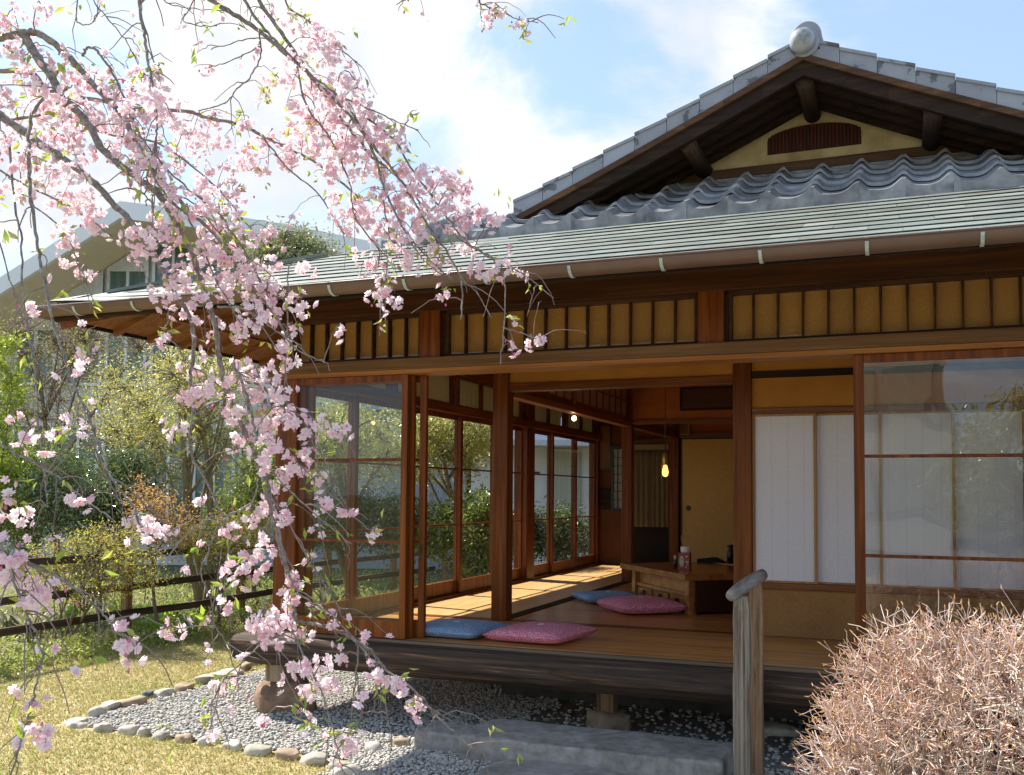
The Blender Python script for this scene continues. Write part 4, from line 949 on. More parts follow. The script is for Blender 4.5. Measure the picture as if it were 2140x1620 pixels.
def leaf_arrays(P, size, droop=0.0, wide=.42, up=None):
    n = len(P); R = rand_rot(n); d = R[:, 0]; d[:, 2] -= droop; d /= np.linalg.norm(d, axis=1)[:, None]
    s = np.cross(d, R[:, 1]); s /= np.linalg.norm(s, axis=1)[:, None] + 1e-9; nn = np.cross(s, d)
    L_ = size * rng.uniform(.6, 1.3, n)[:, None]
    V = np.stack([P, P + d * L_ * .5 + s * L_ * wide / 2 + nn * L_ * .06, P + d * L_ - nn * L_ * .12, P + d * L_ * .5 - s * L_ * wide / 2 + nn * L_ * .06], 1).reshape(-1, 3)
    b = (np.arange(n) * 4)[:, None]
    F = np.concatenate([b + np.array([[0, 1, 2]]), b + np.array([[0, 2, 3]])], 0)
    return V, F
BARK = noisy('bark', [(0.10, 0.075, 0.05), (0.20, 0.155, 0.11), (0.28, 0.23, 0.17)], 30, .9, 8, .5, .01, stretch=(1, 1, .3))
BARKY = noisy('olive_bark', [(0.17, 0.13, 0.06), (0.28, 0.22, 0.11), (0.34, 0.28, 0.16)], 30, .9, 8, .5, .01, stretch=(1, 1, .3))
TWIG = leafy('twig', [(0.16, 0.12, 0.08), (0.26, 0.20, 0.15), (0.22, 0.15, 0.10)], 0, gloss=.02)
def tree(name, label, cat, base, blobs, nleaf, lsize, leafmat, trunk_r=.05, bark=BARK, ntwig=220, seed=1, clump=.11, group=None, trunks=1, limbs=9, droop=.2, wide=.42, crown='crown'):
    r = np.random.default_rng(seed); base = np.array(base, float); nleaf = int(nleaf * 1.25); ntwig = int(ntwig * 1.15); lsize *= 1.08
    t = thing(name, tuple(base), label, cat, group)
    w = np.array([b[3] * b[4] * b[5] if len(b) < 7 else b[6] for b in blobs], float); w /= w.sum()
    def samp(n, shell=.5):
        i = r.choice(len(blobs), n, p=w); g = r.normal(size=(n, 3)); g /= np.linalg.norm(g, axis=1)[:, None]
        g *= (r.uniform(0, 1, n) ** shell)[:, None]; B = np.array([b[:6] for b in blobs])[i]; return B[:, :3] + g * B[:, 3:6]
    cen = np.sum(np.array([b[:3] for b in blobs]) * w[:, None], 0); low = min(b[2] - b[5] for b in blobs); hi = max(b[2] + b[5] for b in blobs)
    nodes = []; m = MB()
    for k in range(trunks):
        b0 = base + (np.append(r.normal(0, .12, 2), -.05) if trunks > 1 else np.array([0, 0, -.05]))
        top = cen + r.normal(0, .25, 3) * np.array([b_ * .8 for b_ in blobs[0][3:6]]); top[2] = low + (hi - low) * r.uniform(.55, .75)
        T = np.linspace(0, 1, 9)[:, None]; mid = (b0 + top) / 2 + np.append(r.normal(0, .12, 2), 0)
        pts = (1 - T) ** 2 * b0 + 2 * T * (1 - T) * mid + T ** 2 * top; pts[1:-1] += r.normal(0, .018, (7, 3))
        m.tube(pts, np.linspace(trunk_r, trunk_r * .3, 9), 7); nodes.append(pts[3:])
        for e in samp(limbs, .35):
            s0 = pts[r.integers(3, 8)]; md = (s0 + e) / 2 + r.normal(0, .08, 3) + np.array([0, 0, .06]); T5 = np.linspace(0, 1, 6)[:, None]
            q = (1 - T5) ** 2 * s0 + 2 * T5 * (1 - T5) * md + T5 ** 2 * e; m.tube(q, np.linspace(trunk_r * .42, trunk_r * .12, 6), 5); nodes.append(q[2:])
    nodes = np.concatenate(nodes); ends = samp(ntwig, .42)
    dd = ((ends[:, None] - nodes[None]) ** 2).sum(-1); st = nodes[dd.argmin(1)]
    V, F = stick_arrays(st, ends, trunk_r * .10 + .002, .0014, bend=r.normal(0, .05, ends.shape)); m.cur = 1; m.add(V, F); m.build('trunk', [bark, TWIG], t, smooth=True)
    if nleaf:
        i = r.integers(0, ntwig, nleaf); f_ = r.uniform(.35, 1.08, nleaf)[:, None]; c = st[i] + (ends[i] - st[i]) * f_ + r.normal(0, clump, (nleaf, 3)) * np.array([1, 1, .8])
        c = c[c[:, 2] > .02]
        V, F = leaf_arrays(c, lsize, droop, wide); array_obj(crown, V, F, leafmat, t)
    return t
YG = leafy('yellow_green_leaf', [(.40, .38, .08), (.56, .52, .14), (.28, .30, .06), (.66, .61, .24), (.46, .46, .09)], .55, .3, .08)
BG = leafy('bright_leaf', [(.28, .36, .03), (.40, .46, .05), (.20, .30, .03)], .5, .4, .05)
DG = leafy('dark_leaf', [(.05, .085, .022), (.09, .14, .035), (.15, .21, .05), (.24, .28, .08)], .30, .22, .13)
MG = leafy('mid_leaf', [(.12, .17, .04), (.20, .27, .06), (.30, .37, .08), (.38, .42, .12)], .4, .3, .07)
OR = leafy('orange_leaf', [(.60, .32, .10), (.70, .42, .16), (.55, .36, .12), (.66, .50, .18)], .45, .4, .05)
BRN = leafy('brownish_leaf', [(.32, .27, .09), (.44, .36, .15), (.26, .24, .08), (.40, .38, .14)], .4, .4, .05)
OL = leafy('olive_leaf', [(.20, .24, .08), (.30, .33, .13), (.38, .39, .20), (.14, .18, .05)], .4, .35, .08)
AZ = leafy('azalea_leaf', [(.46, .40, .08), (.56, .50, .11), (.34, .42, .07), (.62, .44, .12), (.50, .58, .10)], .5, .4, .05)
def blob(u, v, d, rx, rz, ry=None, wt=None):
    p = at(u, v, d); b = (p[0], p[1], p[2], rx, ry or rx, rz); return b
def foot(u, d): return tuple(view(u, d, 0.0))
tree('garden_tree', 'slender yellow green tree with forked olive trunk behind the rail fence', 'tree', foot(430, 11.9), [blob(370, 830, 12, 1.0, .75), blob(450, 760, 12.3, .8, .55), blob(300, 900, 12, .6, .6), blob(470, 930, 12, .5, .6)], 11000, .036, YG, .052, BARKY, 420, 3, .10, trunks=3)
tree('columnar_shrub', 'bright lime green shrub at the left edge beyond the fence', 'shrub', foot(5, 11.2), [blob(8, 800, 11.2, .30, .65), blob(12, 1000, 11.2, .30, .5)], 4200, .05, BG, .03, BARK, 120, 4, .07)
tree('twiggy_tree', 'bare brownish twiggy tree before the left building', 'tree', foot(130, 13.6), [blob(110, 730, 13.8, 1.1, .6), blob(230, 690, 13.6, .9, .5), blob(60, 860, 13.5, .8, .6)], 7500, .030, BRN, .06, BARK, 800, 5, .13, limbs=16)
tree('camellia_shrub', 'dark glossy evergreen shrub left of the orange maple', 'shrub', foot(210, 10.9), [blob(200, 1060, 10.9, .62, .52), blob(270, 1010, 11.1, .45, .45), blob(120, 1010, 11, .45, .45)], 8000, .055, DG, .035, BARK, 260, 6, .08)
tree('maple_sapling', 'small maple with orange young leaves above the fence', 'tree', foot(340, 10.3), [blob(330, 1070, 10.4, .36, .30), blob(370, 1110, 10.3, .30, .2), blob(300, 1030, 10.5, .2, .22)], 2000, .032, OR, .022, BARK, 170, 7, .06)
tree('azalea_bush', 'loose yellowish azalea bush leaning over the fence at left', 'shrub', foot(170, 9.6), [blob(130, 1170, 9.6, .45, .26), blob(230, 1140, 9.7, .42, .26), blob(300, 1180, 9.5, .36, .22), blob(190, 1230, 9.4, .4, .2)], 4600, .028, AZ, .016, BARK, 520, 8, .05, trunks=4)
tree('azalea_bush', 'small yellow green bush by the fence close to the house corner', 'shrub', foot(455, 10.9), [blob(440, 1130, 10.9, .5, .28), blob(520, 1110, 11, .4, .36)], 4200, .032, AZ, .02, BARK, 260, 9, .06, trunks=3)
tree('garden_tree', 'tall pale olive tree rising behind the copper roof', 'tree', foot(600, 17), [blob(590, 540, 17, .72, .50), blob(650, 520, 17.2, .42, .38), blob(540, 580, 17, .6, .45)], 9000, .07, OL, .10, BARK, 420, 10, .13)
tree('garden_tree', 'yellow green tree seen through the corridor glass doors', 'tree', foot(965, 13.6), [blob(920, 900, 13.6, .78, .5), blob(990, 930, 13.8, .5, .55), blob(870, 950, 13.4, .45, .45)], 8500, .05, YG, .06, BARKY, 320, 11, .10, trunks=2)
tree('camellia_shrub', 'glossy round camellia seen through the corridor glass', 'shrub', foot(990, 12.6), [blob(980, 1080, 12.6, .60, .42), blob(900, 1110, 12.7, .5, .40), blob(1000, 1140, 12.5, .5, .45)], 7500, .062, MG, .04, BARK, 240, 12, .08)
tree('camellia_shrub', 'dark camellia before the white house behind the far glass doors', 'shrub', foot(1140, 14.8), [blob(1130, 1110, 14.8, .62, .42), blob(1200, 1120, 14.6, .5, .42), blob(1080, 1120, 14.8, .4, .4)], 5500, .065, DG, .04, BARK, 200, 13, .09)
tree('garden_tree', 'leafy tree seen through the front glass door left of the stiles', 'tree', foot(740, 13.2), [blob(720, 900, 13.2, .9, .6), blob(790, 950, 13.4, .55, .55), blob(670, 950, 13, .5, .5)], 8500, .042, YG, .06, BARKY, 340, 14, .10, trunks=2)
tree('camellia_shrub', 'dark low shrub seen through the front glass door', 'shrub', foot(720, 12.8), [blob(690, 1090, 12.8, .7, .42), blob(790, 1080, 12.9, .6, .45), blob(840, 1110, 12.7, .5, .4)], 7000, .055, DG, .04, BARK, 220, 15, .09)
tree('camellia_shrub', 'dark evergreen mass at the far left behind the azalea bush', 'shrub', foot(50, 11.6), [blob(60, 1060, 11.7, .6, .55), blob(-20, 1000, 11.8, .5, .6), blob(100, 980, 12, .5, .5)], 7500, .055, MG, .04, BARK, 220, 16, .09)
tree('camellia_shrub', 'green shrub behind the fence just left of the house corner', 'shrub', foot(545, 13), [blob(530, 1020, 13, .5, .55), blob(470, 1060, 13.2, .45, .4), blob(590, 960, 13.2, .45, .6)], 6500, .05, MG, .04, BARK, 200, 17, .09)
tree('garden_tree', 'thin olive tree with sparse leaves beside the building windows', 'tree', foot(250, 15.5), [blob(250, 860, 15.5, .9, .8), blob(330, 960, 15, .7, .6)], 4200, .04, YG, .05, BARKY, 420, 18, .12, trunks=2)

# strap leaved plants and ground cover by the fence
def strap_clump(name, label, c, n, h, mat, seed, wid=.016, spread=.5, cat='plant', group=None):
    r = np.random.default_rng(seed); V = []; F = []
    for k in range(n):
        a = r.uniform(0, 6.28); hh = h * r.uniform(.55, 1.1); out = spread * hh * r.uniform(.2, 1.1); d = np.array([math.cos(a), math.sin(a), 0]); s = np.array([-math.sin(a), math.cos(a), 0]) * wid * r.uniform(.7, 1.2)
        b = np.array(c) + np.append(r.normal(0, .04, 2), -.01); i = len(V)
        for f_, ww in ((0, .7), (.4, 1), (.75, .85), (1, .05)):
            p = b + d * out * f_ ** 2 + np.array([0, 0, hh * (f_ - .25 * f_ ** 3)]); V += [p - s * ww, p + s * ww]
        F += [(i + 2 * q, i + 2 * q + 1, i + 2 * q + 3, i + 2 * q + 2) for q in range(3)]
    return tag(array_obj(name, np.array(V), F, mat), label, cat, group)
LIME = leafy('strap_leaf', [(.26, .46, .03), (.40, .58, .06), (.52, .64, .10), (.20, .38, .04)], .5, .35, .08)
cl = [(250, 1262), (275, 1282), (300, 1278), (322, 1300), (345, 1285), (365, 1268), (385, 1300), (405, 1290), (425, 1262), (300, 1315), (340, 1322), (365, 1318), (440, 1245), (470, 1240), (498, 1258), (505, 1285), (150, 1282), (120, 1300)]
for i, (u, v) in enumerate(cl):
    p = onz(u, v + 18, 0)
    strap_clump('strap_leaf_plant', f'bright green strap leaved clump along the fence foot, {ORD[i] if i < 14 else ["fifteenth", "sixteenth", "seventeenth", "eighteenth"][i - 14]} counted from the left', (p[0], p[1], 0), 34, .26, LIME, 40 + i, group='green clumps along the fence') if False else None
srt = sorted(cl)
WORD = ORD + ['fifteenth', 'sixteenth', 'seventeenth', 'eighteenth']
for i, (u, v) in enumerate(srt):
    p = onz(u, v + 18, 0)
    strap_clump('strap_leaf_plant', f'{WORD[i]} bright green strap leaved clump from the left along the fence', (p[0], p[1], 0), 34, .27, LIME, 40 + i, group='green clumps along the fence')
SASA = leafy('edged_leaf', [(.10, .13, .04), (.45, .42, .28), (.20, .20, .08), (.52, .50, .38)], .35, .4, .05)
for (u, v, w) in ((22, 1330, 'at the lower left edge of the lawn'), (60, 1345, 'beside the lowest fence rail')):
    p = onz(u, v, 0); strap_clump('bamboo_grass', f'white edged bamboo grass {w}', (p[0], p[1], 0), 60, .42, SASA, u, .018, .8)
for (u, d, w) in ((690, 11.9, 'behind the front glass'), (800, 11.8, 'behind the front glass near the stiles'), (905, 12.0, 'behind the first corridor door'), (990, 12.3, 'behind the second corridor door')):
    strap_clump('bamboo_grass', f'pale edged bamboo grass {w}', foot(u, d), 46, .55, SASA, u, .022, .7)
def scatter(n, xs, ys, h): return np.stack([rng.uniform(*xs, n), rng.uniform(*ys, n), rng.uniform(0, 1, n) ** 2 * h], 1)
Pg = np.concatenate([scatter(19000, (-7.5, -6.75), (-.6, 6.5), .14), scatter(26000, (-12, -7.5), (-.5, 9.5), .20)])
keep = (Pg[:, 0] < -7.5) | (rng.uniform(0, 1, len(Pg)) < np.clip((-6.72 - Pg[:, 0]) / .55, 0, 1) ** .7)
V, F = leaf_arrays(Pg[keep], .042, -.3, .5)
tag(array_obj('ground_cover', V, F, leafy('cover_leaf', [(.20, .30, .05), (.38, .46, .08), (.52, .54, .14), (.58, .54, .26), (.28, .38, .06)], .45, .4, .06)), 'low green weeds and small plants growing along the fence', 'ground cover', kind='stuff')
SK = leafy('stake', [(.22, .17, .12), (.16, .12, .08)], 0)
for i, (u, v, h) in enumerate(((108, 1360, .62), (163, 1338, .6), (215, 1318, .66), (236, 1292, .62), (300, 1290, .62), (318, 1276, .7), (395, 1262, .6), (432, 1250, .55))):
    p = onz(u, v, 0); m = MB(); m.tube([(p[0], p[1], -.02), (p[0] + .01, p[1] + .01, h / 2), (p[0] - .01, p[1] + .02, h)], .0065, 5)
    tag(m.build('plant_stake', SK), f'{ORD[i]} thin bare plant stem from the left before the fence rails', 'stem', 'thin stems by the fence')

# ------------------------------------------------------------------ buildings behind the garden
def loc(u, v, d): return at(u, v, d)
Dw, Df = 20.6, 18.9
NB = thing('modern_building', tuple(view(350, 22)), 'modern pale building with wide white roof overhang behind the garden trees', 'building')
CONC = noisy('pale_wall', [(.52, .52, .50), (.60, .60, .58)], 1.2, .9, 6, .02); FASC = noisy('white_fascia', [(.80, .81, .82), (.86, .87, .88)], 2, .6, 6, .02)
SOFB = noisy('beige_soffit', [(.74, .64, .46), (.82, .71, .52)], 1.5, .9, 6, .02, stretch=(1, 1, 6)); ROOFB = noisy('blue_grey_roof', [(.26, .33, .42), (.34, .41, .50)], 2, .5, 6, .02)
def ath(u, v, D): r = ray(u, v); return CAM_C + r * (D / (r @ FH))
edge = [(-150, 708), (-20, 627), (120, 538), (250, 456), (430, 478), (600, 505), (800, 545)]
lo = [ath(u, v, Df) for u, v in edge]; hi = [p + np.array([0, 0, .34]) for p in lo]
def back(p, k): q = p + FH * k; return q
m = MB()
for a, b, c, d in zip(lo[:-1], lo[1:], hi[1:], hi[:-1]):
    m.hexa([a, b, back(b, .12), back(a, .12), d, c, back(c, .12), back(d, .12)])
m.build('fascia', FASC, NB)
m = MB()
for a, b in zip(lo[:-1], lo[1:]): m.add([back(a, .12), back(b, .12), back(b, 2.6), back(a, 2.6)], [(0, 1, 2, 3)])
m.build('soffit', SOFB, NB)
m = MB()
for a, b in zip(hi[:-1], hi[1:]):
    A_, B2 = back(a, .121), back(b, .121); up = np.array([0, 0, .9]); m.add([A_, B2, back(b, 9) + up, back(a, 9) + up], [(0, 1, 2, 3)])
m.build('roof', ROOFB, NB)
m = MB(); tops = [back(p, Dw - Df) for p in lo]
for a, b in zip(tops[:-1], tops[1:]):
    a0 = a.copy(); b0 = b.copy(); a0[2] = b0[2] = -.1; m.hexa([a0, b0, back(b0, 6), back(a0, 6), a, b, back(b, 6), back(a, 6)])
m.build('wall', CONC, NB)
CURT = noisy('building_curtain', [(.36, .38, .32), (.47, .48, .41), (.55, .55, .48)], 5, .9, 3, .1, .02, stretch=(5, 5, .12)); ALU = plain('aluminium', (.62, .66, .70), .35, .3)
BGL = glass('building_glass', 0.01, 1.45, (.72, .80, .82))
def local(lx, z, off): p = CAM_C + FH * (Dw - off) + RH * lx; return np.array([p[0], p[1], z])
TL = sorted([((p - CAM_C) @ RH, p[2]) for p in tops])
def topz(lx): return float(np.interp(lx, [a for a, _ in TL], [b for _, b in TL])) - .03
def bx(mm, a, b, c, d, o0, o1, d2=None):
    d2 = d if d2 is None else d2
    mm.hexa([local(a, c, o0), local(b, c, o0), local(b, c, o1), local(a, c, o1), local(a, d, o0), local(b, d2, o0), local(b, d2, o1), local(a, d, o1)])
def bwin(lx0, lx1, z0, z1=None):
    f = MB(); T = lambda x: z1 if z1 else topz(x); mid = (lx0 + lx1) / 2
    bx(f, lx0, lx1, z0, z0 + .06, .10, .0)
    for x in (lx0 + .03, mid, lx1 - .03): bx(f, x - .03, x + .03, z0 + .06, T(x) - .02, .095, .0)
    bx(f, lx0, lx1, T(lx0) - .07, T(lx0), .10, .0, None if z1 else T(lx1))
    o = f.build('window', ALU, NB); c = MB(); bx(c, lx0, lx1, z0 + .02, T(lx0) - .05, .015, .004, T(lx1) - .05); c.build('curtain', CURT, o)
    g = MB(); bx(g, lx0, lx1, z0 + .05, T(lx0) - .06, .05, .045, T(lx1) - .06); g.build('glass_pane', BGL, o)
lx = -10.6
while lx < -3.2:
    if topz(lx) > 4.5: bwin(lx + .04, lx + .92, 3.75)
    bwin(lx + .04, lx + .92, .75, 2.95); lx += .96
WHS = thing('white_house', tuple(view(1180, 19)), 'white rendered house visible through the corridor glass', 'house')
Dw = 18.6
def slabv(mm, u0, u1, z0, z1, o0, o1):
    a, b = (u0 - 1070) / CAM_F * Dw, (u1 - 1070) / CAM_F * Dw
    mm.hexa([local(a, z0, o0), local(b, z0, o0), local(b, z0, o1), local(a, z0, o1), local(a, z1, o0), local(b, z1, o0), local(b, z1, o1), local(a, z1, o1)])
WW = noisy('white_render', [(.72, .73, .76), (.80, .81, .83)], 2, .9, 6, .02)
m = MB(); slabv(m, 985, 1500, 0, 5.2, 0, -5); m.build('wall', WW, WHS)
m = MB(); slabv(m, 960, 1500, 2.42, 2.52, .9, .0); m.build('canopy', plain('canopy', (.55, .58, .62), .6), WHS)
m = MB(); slabv(m, 1150, 1215, .5, 2.35, .05, .0); wn = m.build('window', CURT, WHS)
m = MB(); slabv(m, 1146, 1150, .5, 2.35, .07, .0); slabv(m, 1215, 1219, .5, 2.35, .07, .0); slabv(m, 1146, 1219, 2.351, 2.40, .07, .0); m.build('frame', ALU, wn)
m = MB(); slabv(m, 1085, 1128, 1.93, 1.96, .06, .0); m.build('bracket', BLACK, WHS)
m = MB(); slabv(m, 960, 1500, 5.2, 5.4, .5, -5.4); m.build('roof', ROOFB, WHS)
GS_ = thing('grey_shed', tuple(view(800, 19.6)), 'grey blue clad shed wall behind the trees left of the white house', 'shed')
Dw = 19.8
m = MB(); slabv(m, 560, 975, 0, 3.2, 0, -3); m.build('wall', noisy('grey_cladding', [(.34, .37, .43), (.42, .45, .50)], 3, .7, 4, .05, stretch=(4, 4, .2)), GS_)
m = MB(); slabv(m, 545, 980, 3.2, 3.32, .35, -3.3); m.build('roof', ROOFB, GS_)

# behind the photographer: seen mirrored in the verandah glass
tree('garden_tree', 'leafy tree standing behind the photographer, mirrored in the glass', 'tree', (1.7, -15.5, 0), [(1.9, -15.5, 2.6, 1.2, 1.0, 1.2), (1.2, -15.5, 1.6, .9, .8, .9)], 7000, .09, YG, .08, BARK, 220, 30, .16)
BH = thing('beige_house', (-1, -26, 0), 'beige house across the garden, mirrored in the glass', 'house')
m = MB(); m.box(-9, 1.2, -34, -25, 0, 9.5); m.build('wall', noisy('beige_render', [(.66, .60, .50), (.74, .68, .58)], 2, .9, 5, .02), BH)
m = MB(); m.box(-9.3, 1.5, -34.3, -24.7, 9.5, 9.8); m.build('roof', TILE, BH)
for z in (1.0, 3.9, 6.8):
    for x in (-7.6, -5.0, -2.4, -.6): m = MB(); m.box(x, x + 1.5, -24.99, -24.94, z, z + 1.7); m.build('window', CURT, BH)
# ------------------------------------------------------------------ bare pruned shrub at the right
BS = thing('bare_shrub', (.22, -2.35, 0), 'rounded leafless shrub of dense pinkish tan twigs at the right front', 'shrub')
bc = np.array([.37, -2.38, .70]); br = np.array([.74, .58, .460])
rb = np.random.default_rng(12)
m = MB(); stems = []
for k in range(13):
    a = rb.uniform(0, 6.28); e = bc + br * np.array([math.cos(a) * .75, math.sin(a) * .7, rb.uniform(-.4, .45)]); b0 = np.array([.40 + rb.normal(0, .12), -2.36 + rb.normal(0, .10), -.03])
    md = (b0 * .6 + e * .4) + np.append(rb.normal(0, .05, 2), .05); T = np.linspace(0, 1, 9)[:, None]
    q = (1 - T) ** 2 * b0 + 2 * T * (1 - T) * md + T ** 2 * e; q[1:-1] += rb.normal(0, .010, (7, 3)); m.tube(q, np.linspace(.019, .005, 9), 6); stems.append(q[2:])
TANB = noisy('tan_bark', [(.28, .22, .17), (.42, .34, .27), (.52, .43, .35)], 40, .85, 6, .3, .004)
m.build('stems', TANB, BS, smooth=True); stems = np.concatenate(stems)
def shellpt(n, lo, hi):
    g = rb.normal(size=(n, 3)); g /= np.linalg.norm(g, axis=1)[:, None]
    lump = 1 + .06 * np.sin(g @ np.array([4.1, 2.2, 3.0]) + 1) + .05 * np.sin(g @ np.array([-3, 5.2, 4.4]) + 2.1)
    P = bc + g * br * (rb.uniform(lo, hi, n) * lump)[:, None]; return P[P[:, 2] > .17]
mid = shellpt(1100, .42, .80); dd = ((mid[:, None] - stems[None]) ** 2).sum(-1); st = stems[dd.argmin(1)]
TWB = leafy('tan_twig', [(.40, .26, .20), (.62, .46, .38), (.74, .61, .53), (.52, .29, .23), (.82, .72, .64), (.58, .36, .28)], 0, .5, .04)
V1, F1 = stick_arrays(st, mid, .0042, .0028, bend=rb.normal(0, .03, mid.shape), n=4)
fork = shellpt(5600, .60, .92); nm = mid[((fork[:, None].astype(np.float32) - mid[None].astype(np.float32)) ** 2).sum(-1).argmin(1)]
V2, F2 = stick_arrays(nm, fork, .0026, .0018, bend=rb.normal(0, .018, fork.shape), n=3)
tips = shellpt(10500, .66, 1.01); nf = fork[((tips[:, None].astype(np.float32) - fork[None].astype(np.float32)) ** 2).sum(-1).argmin(1)]
out = (tips - bc) / br; out /= np.linalg.norm(out, axis=1)[:, None]; dirn = out * .65 + np.array([0, 0, .45]) + rb.normal(0, .55, tips.shape); dirn /= np.linalg.norm(dirn, axis=1)[:, None]
end = tips + dirn * (rb.uniform(.006, .034, len(tips)) * (1 + 1.6 * (rb.uniform(0, 1, len(tips)) < .07)))[:, None]
V3, F3 = stick_arrays(nf, end, .0017, .0012, bend=rb.normal(0, .016, tips.shape), n=3)
array_obj('branches', V1, F1, leafy('old_shaded_branch', [(.26, .19, .14), (.40, .31, .24), (.48, .39, .31)], 0, .5, .03), BS)  # older inner branches, also darkened to deepen the shade between twigs
OLDSH = leafy('old_shaded_twig', [(.32, .23, .18), (.50, .38, .31), (.60, .48, .40), (.40, .26, .20)], 0, .5, .03)  # older forks, colour lowered too so the inner gaps look shaded
Vx = np.concatenate([V2, V3]); Fx = np.concatenate([F2, F3 + len(V2)]); array_obj('twigs', Vx, Fx, [OLDSH, TWB], BS, mi=np.concatenate([np.zeros(len(F2)), np.ones(len(F3))]))
sel = rb.uniform(0, 1, len(end)) < .75; e0 = end[sel]; d0 = dirn[sel]
V4, F4 = stick_arrays(e0 - d0 * .002, e0 + d0 * rb.uniform(.008, .016, len(e0))[:, None], .0026, .0009, n=5)
array_obj('buds', V4, F4, leafy('leaf_bud', [(.56, .30, .12), (.62, .38, .18), (.50, .20, .12), (.58, .46, .16), (.64, .36, .26)], .15, .5, .03), BS)

# ------------------------------------------------------------------ weeping cherry
CH = thing('weeping_cherry', (-3.75, -4.05, 0), 'weeping cherry tree with pink double blossoms arching in from the left', 'tree')
CBARK = noisy('cherry_bark', [(.11, .085, .075), (.20, .165, .145), (.30, .265, .235), (.40, .38, .34)], 60, .8, 9, .6, .004, pos=[.3, .45, .6, .72])
rc = np.random.default_rng(21)
def catmull(P, k=5):
    P = np.asarray(P, float); Q = np.vstack([2 * P[0] - P[1], P, 2 * P[-1] - P[-2]]); out = []
    for i in range(1, len(Q) - 2):
        for t in np.linspace(0, 1, k, endpoint=False):
            a, b, c, d = Q[i - 1], Q[i], Q[i + 1], Q[i + 2]
            out.append(.5 * (2 * b + (c - a) * t + (2 * a - 5 * b + 4 * c - d) * t * t + (-a + 3 * b - 3 * c + d) * t ** 3))
    out.append(Q[-2]); return np.array(out)
